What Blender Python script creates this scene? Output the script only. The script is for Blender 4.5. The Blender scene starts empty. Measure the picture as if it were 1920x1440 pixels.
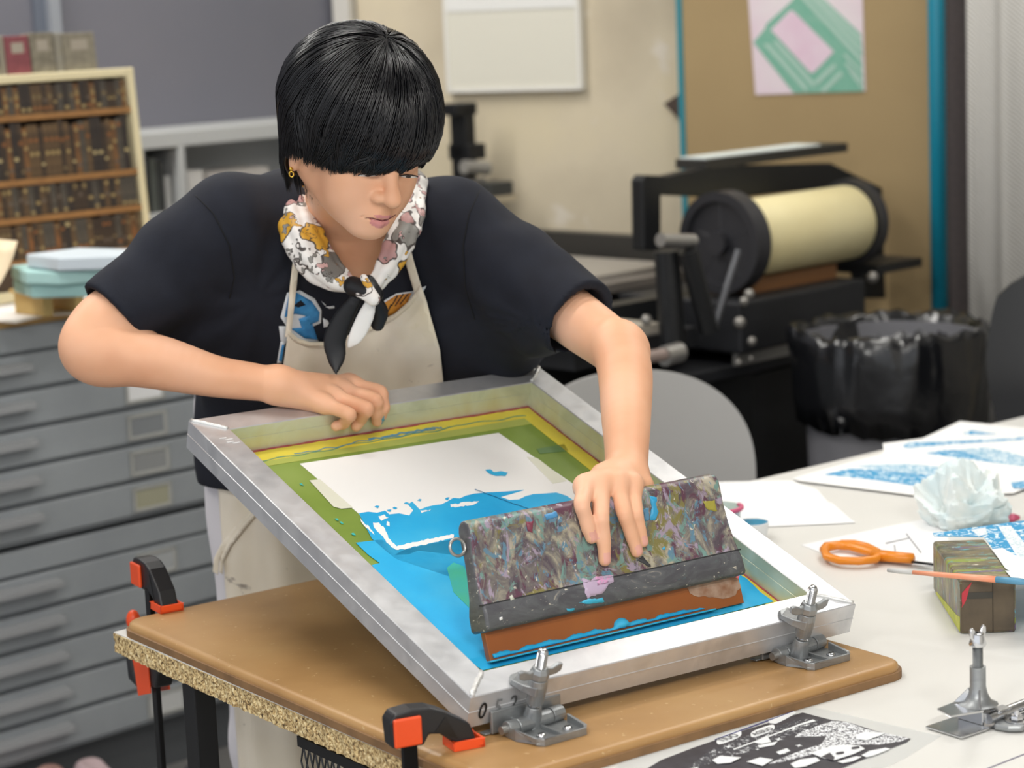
import bpy, bmesh, math, random
import numpy as np
from mathutils import Vector, Matrix
from mathutils.bvhtree import BVHTree
from mathutils.geometry import delaunay_2d_cdt
random.seed(7); RNG = np.random.default_rng(7)
SC = bpy.context.scene
COL = SC.collection

# ------------------------------------------------------------------ camera
F_PX, PITCH, ROLL = 4225.3, 0.16882, 0.043304
CAM = np.array([0.0, 0.0, 1.515])
_cp, _sp, _cr, _sr = math.cos(PITCH), math.sin(PITCH), math.cos(ROLL), math.sin(ROLL)
_r = np.array([1, 0, 0.]); _f = np.array([0, _cp, -_sp]); _d = np.array([0, -_sp, -_cp])
RC = np.array([_cr*_r + _sr*_d, -_sr*_r + _cr*_d, _f])       # rows: right, down, forward
cam_data = bpy.data.cameras.new('camera')
cam = bpy.data.objects.new('camera', cam_data); COL.objects.link(cam)
cam_data.sensor_fit = 'HORIZONTAL'; cam_data.sensor_width = 36.0
cam_data.lens = F_PX/1920*36.0
cam_data.clip_start = 0.05; cam_data.clip_end = 60
cam.matrix_world = Matrix(((RC[0][0], -RC[1][0], -RC[2][0], CAM[0]),
                           (RC[0][1], -RC[1][1], -RC[2][1], CAM[1]),
                           (RC[0][2], -RC[1][2], -RC[2][2], CAM[2]), (0, 0, 0, 1)))
cam_data.dof.use_dof = True
cam_data.dof.focus_distance = 2.58
cam_data.dof.aperture_fstop = (cam_data.lens/1000)/0.015
SC.camera = cam

# ------------------------------------------------------------------ world, exposure
SC.view_settings.view_transform = 'Standard'; SC.view_settings.look = 'None'
SC.view_settings.exposure = 0.14; SC.view_settings.gamma = 1.0
SC.view_settings.use_curve_mapping = False
wd = bpy.data.worlds.new('room_light'); SC.world = wd; wd.use_nodes = True
wd.node_tree.nodes['Background'].inputs[0].default_value = (0.92, 0.95, 1.0, 1)
wd.node_tree.nodes['Background'].inputs[1].default_value = 1.05

# fluorescent ceiling fixtures: (x, y, yaw); first pair added behind camera to light fronts
FIXTURES = [(-1.1, -.5, .65), (1.0, -.3, .65), (-0.6, 2.6, .65), (1.0, 3.1, .65), (-1.9, 3.8, .65), (-0.9, 4.7, .65), (1.4, 4.85, .65), (-1.2, 5.6, .65)]
FIX_W = 27.0; FIX_K = [2.2, 2.2, .5, .40, .8, .8, .85, .8]
CEIL = 2.95

def px_ray(x, y):
    return RC.T @ np.array([(x-960)/F_PX, (y-720)/F_PX, 1.0])
def at(x, y, d):
    return CAM + px_ray(x, y)*d
def on(x, y, z):
    r = px_ray(x, y); return CAM + r*((z-CAM[2])/r[2])
def onplane(x, y, p0, n):
    r = px_ray(x, y); return CAM + r*(((p0-CAM) @ n)/(r @ n))
def pdepth(X):
    return float(RC[2] @ (np.asarray(X)-CAM))

# ------------------------------------------------------------------ materials
def lin(h):
    if isinstance(h, str):
        c = [int(h[i:i+2], 16)/255 for i in (0, 2, 4)]
    else: c = h
    return tuple((v/12.92 if v <= .04045 else ((v+.055)/1.055)**2.4) for v in c) + (1,)
MATS = {}
def mat(name, col, rough=.5, metal=0., var=None, scale=20., amt=.5, bump=0., bscale=None, spec=.5, sss=0., coat=0., alpha=None, detail=4., stretch=None, trans=0.):
    if name in MATS: return MATS[name]
    m = bpy.data.materials.new(name); m.use_nodes = True; MATS[name] = m
    nt = m.node_tree; b = nt.nodes['Principled BSDF']
    b.inputs['Roughness'].default_value = rough; b.inputs['Metallic'].default_value = metal
    b.inputs['Specular IOR Level'].default_value = spec
    b.inputs['Base Color'].default_value = lin(col)
    if coat: b.inputs['Coat Weight'].default_value = coat; b.inputs['Coat Roughness'].default_value = .1
    if sss:
        b.inputs['Subsurface Weight'].default_value = sss; b.inputs['Subsurface Scale'].default_value = .006
        b.inputs['Subsurface Radius'].default_value = (1., .4, .25)
    if alpha is not None: b.inputs['Alpha'].default_value = alpha
    if trans: b.inputs['Transmission Weight'].default_value = trans
    tc = nt.nodes.new('ShaderNodeTexCoord'); mp = nt.nodes.new('ShaderNodeMapping')
    nt.links.new(tc.outputs['Object'], mp.inputs['Vector'])
    if stretch: mp.inputs['Scale'].default_value = stretch
    if var is not None:
        n = nt.nodes.new('ShaderNodeTexNoise'); n.inputs['Scale'].default_value = scale; n.inputs['Detail'].default_value = detail
        nt.links.new(mp.outputs[0], n.inputs['Vector'])
        cr = nt.nodes.new('ShaderNodeValToRGB'); cr.color_ramp.elements[0].position = .5-amt*.4; cr.color_ramp.elements[1].position = .5+amt*.4
        cr.color_ramp.elements[0].color = lin(col); cr.color_ramp.elements[1].color = lin(var)
        nt.links.new(n.outputs['Fac'], cr.inputs[0]); nt.links.new(cr.outputs[0], b.inputs['Base Color'])
    if bump:
        n2 = nt.nodes.new('ShaderNodeTexNoise'); n2.inputs['Scale'].default_value = bscale or scale; n2.inputs['Detail'].default_value = 3
        nt.links.new(mp.outputs[0], n2.inputs['Vector'])
        bp = nt.nodes.new('ShaderNodeBump'); bp.inputs['Strength'].default_value = bump; bp.inputs['Distance'].default_value = .002
        nt.links.new(n2.outputs['Fac'], bp.inputs['Height']); nt.links.new(bp.outputs[0], b.inputs['Normal'])
    return m
def ramp(nt, vec_socket, scale, stops, detail=5, dist=0., kind='noise', const=False, rough=.5):
    """noise -> colour ramp; stops = [(pos, colour)]"""
    if kind == 'noise':
        n = nt.nodes.new('ShaderNodeTexNoise'); n.inputs['Detail'].default_value = detail; n.inputs['Distortion'].default_value = dist
        n.inputs['Roughness'].default_value = rough; out = n.outputs['Fac']
    else:
        n = nt.nodes.new('ShaderNodeTexVoronoi'); out = n.outputs['Distance']
    n.inputs['Scale'].default_value = scale
    nt.links.new(vec_socket, n.inputs['Vector'])
    cr = nt.nodes.new('ShaderNodeValToRGB')
    if const: cr.color_ramp.interpolation = 'CONSTANT'
    el = cr.color_ramp.elements
    while len(el) < len(stops): el.new(.5)
    for e, (p, c) in zip(el, stops):
        e.position = p; e.color = c if len(c) == 4 and not isinstance(c, str) else lin(c)
    nt.links.new(out, cr.inputs[0])
    return cr.outputs[0]
def mixc(nt, fac, a, b, mode='MIX'):
    m = nt.nodes.new('ShaderNodeMix'); m.data_type = 'RGBA'; m.blend_type = mode
    for sock, v in ((m.inputs[0], fac), (m.inputs[6], a), (m.inputs[7], b)):
        if hasattr(v, 'links'): nt.links.new(v, sock)
        elif isinstance(v, (int, float)): sock.default_value = v
        else: sock.default_value = lin(v)
    return m.outputs[2]
W4, B4 = (1, 1, 1, 1), (0, 0, 0, 1)

# ------------------------------------------------------------------ objects
def rotz(a): return Matrix.Rotation(a, 4, 'Z')
def frame_mat(o, x, y, z):
    return Matrix(((x[0], y[0], z[0], o[0]), (x[1], y[1], z[1], o[1]), (x[2], y[2], z[2], o[2]), (0, 0, 0, 1)))
def thing(name, label, cat, M=None, group=None, mesh=None):
    o = bpy.data.objects.new(name, mesh); COL.objects.link(o)
    o.matrix_world = M if M is not None else Matrix()
    o['label'] = label; o['category'] = cat
    if group: o['group'] = group
    o['_m'] = 1; del o['_m']
    return o
def tag(o, label, cat, group=None, kind=None):
    o['label'] = label; o['category'] = cat
    if group: o['group'] = group
    if kind: o['kind'] = kind
    return o
def struct(o): o['kind'] = 'structure'; return o
ROOTM = {}
class MB:
    """collects geometry in local coordinates; build() makes ONE mesh object"""
    def __init__(s): s.v = []; s.f = []; s.mi = []; s.M = Matrix()
    def add(s, vs, fs, m=0):
        n = len(s.v)
        s.v += [tuple(s.M @ Vector(p)) for p in vs]; s.f += [tuple(i+n for i in f) for f in fs]; s.mi += [m]*len(fs)
        return s
    def box(s, lo, hi, m=0, M=None):
        vs = [(x, y, z) for x in (lo[0], hi[0]) for y in (lo[1], hi[1]) for z in (lo[2], hi[2])]
        if M is not None: vs = [M @ Vector(p) for p in vs]
        return s.add(vs, [(0, 1, 3, 2), (4, 6, 7, 5), (0, 4, 5, 1), (2, 3, 7, 6), (0, 2, 6, 4), (1, 5, 7, 3)], m)
    def prism(s, poly, axis_o, ax, ay, az, h, m=0, taper=1.0):
        """polygon in plane (ax, ay) at axis_o, extruded h along az"""
        o, ax, ay, az = map(Vector, (axis_o, ax, ay, az)); n = len(poly)
        a = [o+ax*p[0]+ay*p[1] for p in poly]; b = [o+ax*p[0]*taper+ay*p[1]*taper+az*h for p in poly]
        return s.add(a+b, [tuple(range(n))[::-1], tuple(range(n, 2*n))]+[(i, (i+1) % n, (i+1) % n+n, i+n) for i in range(n)], m)
    def cyl(s, a, b, r, r2=None, n=20, m=0, caps=True):
        a, b = Vector(a), Vector(b); r2 = r if r2 is None else r2
        d = (b-a).normalized(); x = d.orthogonal().normalized(); y = d.cross(x)
        vs = [a+(x*math.cos(t)+y*math.sin(t))*r for t in [2*math.pi*i/n for i in range(n)]]
        vs += [b+(x*math.cos(t)+y*math.sin(t))*r2 for t in [2*math.pi*i/n for i in range(n)]]
        fs = [(i, (i+1) % n, (i+1) % n+n, i+n) for i in range(n)]
        if caps: fs += [tuple(range(n))[::-1], tuple(range(n, 2*n))]
        return s.add(vs, fs, m)
    def tube(s, pts, r, n=8, m=0, closed=False, flat=1.0):
        P = [Vector(p) for p in pts]; k = len(P); R = r if hasattr(r, '__len__') else [r]*k
        vs = []; up = None
        for i in range(k):
            t = (P[(i+1) % k]-P[i-1]) if closed else (P[min(i+1, k-1)]-P[max(i-1, 0)])
            t.normalize()
            if up is None: up = t.orthogonal().normalized()
            up = (up-t*up.dot(t)).normalized(); sd = t.cross(up)
            vs += [P[i]+(up*math.cos(q)+sd*math.sin(q)*flat)*R[i] for q in [2*math.pi*j/n for j in range(n)]]
        fs = [(i*n+j, i*n+(j+1) % n, ((i+1) % k)*n+(j+1) % n, ((i+1) % k)*n+j) for i in range(k if closed else k-1) for j in range(n)]
        if not closed: fs += [tuple(range(n))[::-1], tuple(range((k-1)*n, k*n))]
        return s.add(vs, fs, m)
    def lathe(s, prof, o=(0, 0, 0), ax=(0, 0, 1), n=32, m=0):
        o = Vector(o); d = Vector(ax).normalized(); x = d.orthogonal().normalized(); y = d.cross(x); k = len(prof)
        vs = [o+d*h+(x*math.cos(t)+y*math.sin(t))*r for r, h in prof for t in [2*math.pi*i/n for i in range(n)]]
        fs = [(i*n+j, i*n+(j+1) % n, (i+1)*n+(j+1) % n, (i+1)*n+j) for i in range(k-1) for j in range(n)]
        return s.add(vs, fs, m)
    def sphere(s, c, r, n=16, m=0, sc=(1, 1, 1)):
        c = Vector(c); prof = [(math.sin(math.pi*i/n), -math.cos(math.pi*i/n)) for i in range(n+1)]
        vs = [c+Vector((a*math.cos(t)*sc[0], a*math.sin(t)*sc[1], h*sc[2]))*r for a, h in prof for t in [2*math.pi*i/n for i in range(n)]]
        fs = [(i*n+j, i*n+(j+1) % n, (i+1)*n+(j+1) % n, (i+1)*n+j) for i in range(n) for j in range(n)]
        return s.add(vs, fs, m)
    def build(s, name, mats, parent=None, bevel=0., smooth=False, seg=2, world=False, merge=True):
        me = bpy.data.meshes.new(name); vs = s.v
        if world and parent is not None:
            Mi = parent.matrix_world.inverted(); vs = [tuple(Mi @ Vector(p)) for p in vs]
        me.from_pydata(vs, [], s.f); 
        for q in (mats if isinstance(mats, (list, tuple)) else [mats]): me.materials.append(q)
        me.polygons.foreach_set('material_index', s.mi)
        bm = bmesh.new(); bm.from_mesh(me)
        if merge: bmesh.ops.remove_doubles(bm, verts=bm.verts, dist=1e-6)
        bmesh.ops.recalc_face_normals(bm, faces=bm.faces); bm.to_mesh(me); bm.free()
        if smooth:
            me.polygons.foreach_set('use_smooth', [True]*len(me.polygons))
        o = bpy.data.objects.new(name, me); COL.objects.link(o)
        if parent is not None:
            o.parent = parent
        if bevel:
            b = o.modifiers.new('bevel', 'BEVEL'); b.width = bevel; b.segments = seg; b.limit_method = 'ANGLE'; b.angle_limit = .6
            b.harden_normals = False
        if smooth == 'auto' or (smooth and bevel):
            try: me.shade_auto_smooth
            except Exception: pass
            me.set_sharp_from_angle(angle=.7)
        return o
def child_of(parent, o): o.parent = parent; return o
def set_parent_M(root, M): root.matrix_world = M

def raw_mesh(name, V, Fq, mats, parent=None, smooth=True, fmi=None):
    """numpy vertex/face arrays -> object (vertices are world coordinates)"""
    V = np.asarray(V, dtype=np.float64)
    if parent is not None:
        Mi = np.array(parent.matrix_world.inverted()); V = V @ Mi[:3, :3].T + Mi[:3, 3]
    me = bpy.data.meshes.new(name); nf, k = Fq.shape
    me.vertices.add(len(V)); me.vertices.foreach_set('co', V.ravel().astype(np.float32))
    me.loops.add(nf*k); me.loops.foreach_set('vertex_index', Fq.ravel().astype(np.int32))
    me.polygons.add(nf); me.polygons.foreach_set('loop_start', np.arange(nf, dtype=np.int32)*k)
    me.polygons.foreach_set('loop_total', np.full(nf, k, dtype=np.int32))
    for q in (mats if isinstance(mats, (list, tuple)) else [mats]): me.materials.append(q)
    if fmi is not None: me.polygons.foreach_set('material_index', fmi.astype(np.int32))
    me.update(calc_edges=True); me.validate()
    if smooth: me.polygons.foreach_set('use_smooth', [True]*nf)
    o = bpy.data.objects.new(name, me); COL.objects.link(o)
    if parent is not None: o.parent = parent
    return o

# ------------------------------------------------------------------ implicit surfaces -> one continuous mesh
def smin(a, b, k):
    if k <= 0: return np.minimum(a, b)
    h = np.maximum(k-np.abs(a-b), 0)/k
    return np.minimum(a, b)-h*h*k*.25
class Sdf:
    def __init__(s): s.p = []
    def add(s, fn, c, R, k=.01, op='u'): s.p.append((fn, np.asarray(c, float), R, k, op)); return s
    def cone(s, a, b, ra, rb, k=.01, op='u', flat=None):
        a = np.asarray(a, float); b = np.asarray(b, float); ba = b-a; L2 = ba @ ba+1e-12
        if flat is None:
            def fn(P):
                pa = P-a; t = np.clip(pa @ ba/L2, 0, 1); q = pa-t[..., None]*ba
                return np.sqrt((q*q).sum(-1))-(ra+t*(rb-ra))
        else:                                   # flattened along direction flat[0] by factor flat[1]
            fd, ff = np.asarray(flat[0], float), flat[1]; fd = fd/np.linalg.norm(fd)
            def fn(P):
                pa = P-a; t = np.clip(pa @ ba/L2, 0, 1); q = pa-t[..., None]*ba
                q = q+(q @ fd)[..., None]*fd*(1/ff-1)
                return (np.sqrt((q*q).sum(-1))-(ra+t*(rb-ra)))*.75
        return s.add(fn, (a+b)/2, math.sqrt(L2)/2+max(ra, rb), k, op)
    def chain(s, pts, radii, k=.01, op='u', sub=6, flat=None):
        """smooth limb through the points (Catmull-Rom), no bulges at the joints"""
        P = np.array([np.asarray(p, float) for p in pts]); R = np.array(radii, float); n = len(P)
        PP = np.vstack([2*P[0]-P[1], P, 2*P[-1]-P[-2]]); RR = np.concatenate([[R[0]], R, [R[-1]]]); Q = []; q = []
        for i in range(n-1):
            for j in range(sub):
                t = j/sub; a, b, c, d = PP[i:i+4]; Q.append(.5*(2*b+(c-a)*t+(2*a-5*b+4*c-d)*t*t+(3*b-a-3*c+d)*t**3))
                a, b, c, d = RR[i:i+4]; q.append(.5*(2*b+(c-a)*t+(2*a-5*b+4*c-d)*t*t+(3*b-a-3*c+d)*t**3))
        Q.append(P[-1]); q.append(R[-1]); Q = np.array(Q); q = np.array(q)
        if flat is not None: fd, ff = np.asarray(flat[0], float), flat[1]; fd = fd/np.linalg.norm(fd)
        def fn(X):
            D = None
            for a, b, ra, rb in zip(Q[:-1], Q[1:], q[:-1], q[1:]):
                ba = b-a; L2 = ba @ ba+1e-12; pa = X-a; t = np.clip(pa @ ba/L2, 0, 1); v = pa-t[..., None]*ba
                if flat is not None: v = v+(v @ fd)[..., None]*fd*(1/ff-1)
                d = np.sqrt((v*v).sum(-1))-(ra+t*(rb-ra))
                D = d if D is None else np.minimum(D, d)
            return D*(.6 if flat is not None else 1)
        c = Q.mean(0); return s.add(fn, c, np.linalg.norm(Q-c, axis=1).max()+q.max(), k, op)
    def ball(s, c, r, k=.01, op='u'): return s.cone(c, np.asarray(c, float)+1e-4, r, r, k, op)
    def ell(s, c, A, rad, k=.01, op='u'):
        """ellipsoid; A = 3x3 columns = axes"""
        c = np.asarray(c, float); A = np.asarray(A, float); rad = np.asarray(rad, float)
        def fn(P):
            q = (P-c) @ A; k0 = np.sqrt(((q/rad)**2).sum(-1)); k1 = np.sqrt(((q/rad**2)**2).sum(-1))+1e-9
            return k0*(k0-1)/k1
        return s.add(fn, c, rad.max(), k, op)
    def eval(s, P, cen=None, rad=0.):
        D = np.full(P.shape[:-1], 1e3); mk = .03+1.5*max(q[3] for q in s.p)
        for fn, c, R, k, op in s.p:
            if cen is not None:
                sel = np.linalg.norm(cen-c, axis=1) < R+rad+mk
                if not sel.any(): continue
                d = fn(P[sel]); E = D[sel]
            else: d = fn(P); E = D
            if op == 'u': E = smin(E, d, k)
            elif op == 's': E = -smin(-E, d, k)
            elif op == 'd': E = E+d          # displacement
            if cen is not None: D[sel] = E
            else: D = E
        return D
    def mesh(s, v, name, mats, parent=None, post=None, matfn=None, lo=None, hi=None):
        cs = np.array([c for f, c, R, k, op in s.p if op == 'u']); Rs = np.array([R for f, c, R, k, op in s.p if op == 'u'])
        lo = (cs-Rs[:, None]).min(0)-.02 if lo is None else np.asarray(lo, float); hi = (cs+Rs[:, None]).max(0)+.02 if hi is None else np.asarray(hi, float)
        S = 8; bs = S*v
        nb = np.ceil((hi-lo)/bs).astype(int)
        ii = np.stack(np.meshgrid(*[np.arange(n) for n in nb], indexing='ij'), -1).reshape(-1, 3)
        keep = []
        for c0 in range(0, len(ii), 200000):
            q = ii[c0:c0+200000]; cen = lo+(q+.5)*bs
            D = s.eval(cen[:, None, :], cen, bs)[:, 0]
            if post is not None: D = post(cen[:, None, :], D[:, None])[:, 0]
            keep.append(q[np.abs(D) < bs*2.0])
        ii = np.concatenate(keep)
        g = np.arange(S+1); G = np.stack(np.meshgrid(g, g, g, indexing='ij'), -1)
        NX = (nb*S+2).astype(np.int64)
        def key(I): return (I[..., 0]*NX[1]+I[..., 1])*NX[2]+I[..., 2]
        VK = []; VP = []; EK = []
        for c0 in range(0, len(ii), 1500):
            q = ii[c0:c0+1500]; I = q[:, None, None, None, :]*S+G[None]
            P = lo+I*v; cen = lo+(q+.5)*bs
            D = s.eval(P, cen, bs*.87)
            if post is not None: D = post(P, D)
            sg = D < 0
            cnt = np.zeros((len(q), S, S, S)); acc = np.zeros((len(q), S, S, S, 3))
            for ax in range(3):
                o1, o2 = [a for a in range(3) if a != ax]
                for a in (0, 1):
                    for b in (0, 1):
                        st = [0, 0, 0]; st[o1] = a; st[o2] = b; en = list(st); en[ax] = 1
                        A_ = (slice(None),)+tuple(slice(x, x+S) for x in st); B_ = (slice(None),)+tuple(slice(x, x+S) for x in en)
                        d0, d1 = D[A_], D[B_]; cr = sg[A_] != sg[B_]
                        t = np.where(cr, d0/np.where(cr, d0-d1, 1), 0)
                        cnt += cr
                        pos = np.zeros(t.shape+(3,)); pos[..., ax] = t; pos[..., o1] = a; pos[..., o2] = b
                        acc += pos*cr[..., None]
                # edges owned by this block
                A_ = (slice(None),)+(slice(0, S),)*3; e = [slice(0, S)]*3; e[ax] = slice(1, S+1); B_ = (slice(None),)+tuple(e)
                cr = sg[A_] != sg[B_]
                idx = I[:, :S, :S, :S][cr]
                EK.append((ax, idx, sg[A_][cr]))
            mk = cnt > 0
            VP.append(lo+(I[:, :S, :S, :S][mk]+acc[mk]/cnt[mk][:, None])*v); VK.append(key(I[:, :S, :S, :S][mk]))
        VK = np.concatenate(VK); VP = np.concatenate(VP); o = np.argsort(VK); VK = VK[o]; VP = VP[o]
        Q = []
        for ax, idx, inside in EK:
            if not len(idx): continue
            o1, o2 = (ax+1) % 3, (ax+2) % 3
            c = []
            ok = np.ones(len(idx), bool)
            for a, b in ((1, 1), (0, 1), (0, 0), (1, 0)):
                J = idx.copy(); J[:, o1] -= a; J[:, o2] -= b
                kk = key(J); p = np.searchsorted(VK, kk); p = np.minimum(p, len(VK)-1); ok &= VK[p] == kk; c.append(p)
            qd = np.stack(c, 1); qd[~inside] = qd[~inside][:, ::-1]
            Q.append(qd[ok])
        Q = np.concatenate(Q)
        fmi = matfn(VP[Q].mean(1)) if matfn is not None else None
        return raw_mesh(name, VP, Q, mats, parent, True, fmi)

def bvh_world(objs):
    V = []; Fc = []
    for o in objs:
        n = len(V); M = o.matrix_world if o.parent is None else o.parent.matrix_world @ o.matrix_local
        V += [M @ p.co for p in o.data.vertices]; Fc += [tuple(i+n for i in p.vertices) for p in o.data.polygons]
    return BVHTree.FromPolygons(V, Fc)
def densify(poly, step, closed=True):
    out = []; n = len(poly)
    for i in range(n if closed else n-1):
        a = np.array(poly[i], float); b = np.array(poly[(i+1) % n], float); k = max(1, int(np.linalg.norm(b-a)/step))
        out += [tuple(a+(b-a)*j/k) for j in range(k)]
    if not closed: out.append(tuple(poly[-1]))
    return out
def inside(P, poly):
    x, y = P[:, 0], P[:, 1]; r = np.zeros(len(P), bool); n = len(poly); j = n-1
    for i in range(n):
        xi, yi = poly[i]; xj, yj = poly[j]
        c = ((yi > y) != (yj > y)) & (x < (xj-xi)*(y-yi)/(yj-yi+1e-12)+xi); r ^= c; j = i
    return r
def fill2d(poly, step):
    """conforming triangulation of a polygon with inner grid points"""
    b = densify(poly, step); P = np.array(b); lo, hi = P.min(0), P.max(0)
    g = np.stack(np.meshgrid(np.arange(lo[0]+step/2, hi[0], step), np.arange(lo[1]+step/2, hi[1], step)), -1).reshape(-1, 2)
    if len(g):
        g = g[inside(g, b)]
        if len(g): g = g[np.sqrt(((g[:, None]-P[None])**2).sum(-1)).min(1) > step*.45]
    vs = [Vector(p) for p in b]+[Vector(p) for p in g]
    ed = [(i, (i+1) % len(b)) for i in range(len(b))]
    v2, e2, f2, *_ = delaunay_2d_cdt(vs, ed, [tuple(range(len(b)))], 1, 1e-5)
    return np.array([tuple(v) for v in v2]), [tuple(f) for f in f2]
def drape(name, poly, step, bvh, off, thick, m, parent=None, relax=0, relax_d=0, taut=0, wav=None, bevelless=True):
    """cloth/print piece lying on a surface: polygon seen from the camera, laid on the surface, with real thickness"""
    P, Fc = fill2d(poly, step); H = []
    for x, y in P:
        r = px_ray(x, y); L = np.linalg.norm(r); h = bvh.ray_cast(Vector(CAM), Vector(r/L))
        H.append(h[3]/L if h[0] is not None else np.nan)
    H = np.array(H); bad = np.isnan(H)
    if bad.any() and (~bad).any():
        g = np.where(~bad)[0]
        for i in np.where(bad)[0]:
            j = g[np.argsort(((P[g]-P[i])**2).sum(1))[:3]]; H[i] = H[j].mean()
    if relax:
        nb = [set() for _ in P]
        for f in Fc:
            for a in f:
                for b in f:
                    if a != b: nb[a].add(b)
        nbl = [list(q) for q in nb]
        for _ in range(relax):
            H2 = np.array([H[q].mean() if len(q) else h for q, h in zip(nbl, H)]); H = np.minimum(H2, H+relax_d) if relax_d == 0 else H2*.5+H*.5
    if taut:
        nb = [set() for _ in P]
        for f in Fc:
            for a in f:
                for b in f:
                    if a != b: nb[a].add(b)
        nbl = [list(q) for q in nb]; H0 = H.copy(); isb = np.zeros(len(P), bool)
        cnt0 = {}
        for f in Fc:
            for i in range(len(f)):
                e = tuple(sorted((f[i], f[(i+1) % len(f)]))); cnt0[e] = cnt0.get(e, 0)+1
        for e, c in cnt0.items():
            if c == 1: isb[list(e)] = True
        for _ in range(taut):
            Av = np.array([H[q].mean() for q in nbl]); H = np.minimum(H0, Av)
    V = []
    for (x, y), h in zip(P, H):
        o = off if not callable(off) else off(x, y)
        V.append(at(x, y, h-o+(wav(x, y) if wav else 0)))
    V = np.array(V); n = len(V); back = np.array([at(x, y, pdepth(q)+thick) for (x, y), q in zip(P, V)])
    cnt = {}
    for f in Fc:
        for i in range(len(f)):
            e = (f[i], f[(i+1) % len(f)]); cnt[e] = cnt.get(e, 0)+1
    mb = MB(); fs = list(Fc)+[tuple(i+n for i in f[::-1]) for f in Fc]
    for (a, b) in cnt:
        if (b, a) not in cnt: fs.append((b, a, a+n, b+n))
    mb.add(list(V)+list(back), fs)
    return mb.build(name, m, parent, smooth=True, world=parent is not None)
def text_faces(txt, size):
    cu = bpy.data.curves.new('t', 'FONT'); cu.body = txt; cu.size = size; cu.align_x = 'CENTER'; cu.align_y = 'CENTER'
    o = bpy.data.objects.new('t', cu); COL.objects.link(o)
    bpy.context.view_layer.update()
    me = bpy.data.meshes.new_from_object(o.evaluated_get(bpy.context.evaluated_depsgraph_get()))
    vs = [tuple(v.co) for v in me.vertices]; fs = [tuple(p.vertices) for p in me.polygons]
    bpy.data.objects.remove(o); bpy.data.curves.remove(cu); bpy.data.meshes.remove(me)
    return vs, fs
def wob(poly, step, amp, seed=0):
    """ragged edge for ink and torn shapes"""
    r = np.random.default_rng(seed); d = densify(poly, step)
    return [(x+r.normal()*amp, y+r.normal()*amp) for x, y in d]
def flat_px(poly, z, mb, h=.0006, m=0):
    """sheet lying at height z whose outline is seen at these image points"""
    P = [on(x, y, z) for x, y in poly]; n = len(P)
    top = [tuple(p+np.array([0, 0, h])) for p in P]; bot = [tuple(p) for p in P]
    mb.add(bot+top, [tuple(range(n)), tuple(range(n, 2*n))[::-1]]+[(i, (i+1) % n, (i+1) % n+n, i+n) for i in range(n)], m)
    return mb
# ------------------------------------------------------------------ material library
def m_floor():
    return mat('polished_concrete', '8a8886', .35, var='74726f', scale=3, amt=.8)
def m_concrete():
    m = mat('tan_concrete', 'c9bda5', .85, bump=.25, bscale=30)
    nt = m.node_tree; b = nt.nodes['Principled BSDF']; tc = nt.nodes.new('ShaderNodeTexCoord')
    a = ramp(nt, tc.outputs['Object'], 2.2, [(.3, 'b9ad97'), (.55, 'd3c7ae'), (.8, 'dccfae')], detail=6)
    s = ramp(nt, tc.outputs['Object'], 9, [(.62, B4), (.7, W4)], detail=3)
    nt.links.new(mixc(nt, s, a, 'd8cfbf'), b.inputs['Base Color'])
    return m
def m_painted(name='painted_wood', base=('3a3a3a', '6b625a', '8b8375', '4a4448'), sp=('8e7f3c', '7a3c52', '3f8f96', 'b99ab4', '2e9fc4'), stretch=(1, 1, 1), sc=26, thr=.60):
    m = mat(name, '555555', .38, spec=.5, bump=.35, bscale=60)
    nt = m.node_tree; b = nt.nodes['Principled BSDF']; tc = nt.nodes.new('ShaderNodeTexCoord')
    mp = nt.nodes.new('ShaderNodeMapping'); mp.inputs['Scale'].default_value = stretch; nt.links.new(tc.outputs['Object'], mp.inputs[0]); V = mp.outputs[0]
    c = ramp(nt, V, sc, [(.30, base[0]), (.42, base[3]), (.52, base[1]), (.62, base[2]), (.72, 'b0a898')], detail=9, dist=1.2, rough=.62)
    for i, col in enumerate(sp):
        mo = nt.nodes.new('ShaderNodeMapping'); mo.inputs['Location'].default_value = (i*3.1, -i*1.7, i*.9); nt.links.new(V, mo.inputs[0])
        f = ramp(nt, mo.outputs[0], sc*(.55+.22*i), [(thr-.02+.008*i, B4), (thr+.035+.008*i, W4)], detail=7, dist=1.6, rough=.65)
        c = mixc(nt, f, c, col)
    mo = nt.nodes.new('ShaderNodeMapping'); mo.inputs['Location'].default_value = (9, 4, 2); nt.links.new(V, mo.inputs[0])
    f = ramp(nt, mo.outputs[0], sc*4, [(.66, B4), (.70, W4)], detail=5, dist=1.5)
    c = mixc(nt, f, c, 'c9c2b2'); nt.links.new(c, b.inputs['Base Color'])
    return m
def m_alu(name='brushed_aluminium', col='c9cacd', rough=.34):
    m = mat(name, col, rough, metal=.62)
    nt = m.node_tree; b = nt.nodes['Principled BSDF']; tc = nt.nodes.new('ShaderNodeTexCoord')
    c = ramp(nt, tc.outputs['Object'], 16, [(.35, lin(col)), (.55, lin('d6d7d9')), (.7, lin('c0c2c5'))], detail=6, dist=.3)
    nt.links.new(c, b.inputs['Base Color'])
    r = ramp(nt, tc.outputs['Object'], 40, [(.35, (.34, .34, .34, 1)), (.7, (.46, .46, .46, 1))], detail=6, dist=.3)
    nt.links.new(r, b.inputs['Roughness'])
    return m
def m_particle():
    m = mat('raw_particleboard', 'b49a68', .9, bump=.9, bscale=120)
    nt = m.node_tree; b = nt.nodes['Principled BSDF']; tc = nt.nodes.new('ShaderNodeTexCoord')
    c = ramp(nt, tc.outputs['Object'], 300, [(.32, '3d3022'), (.44, 'a3875a'), (.56, 'd3bb88'), (.68, 'e8d8ae')], detail=4, dist=.6)
    nt.links.new(c, b.inputs['Base Color']); return m
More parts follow.
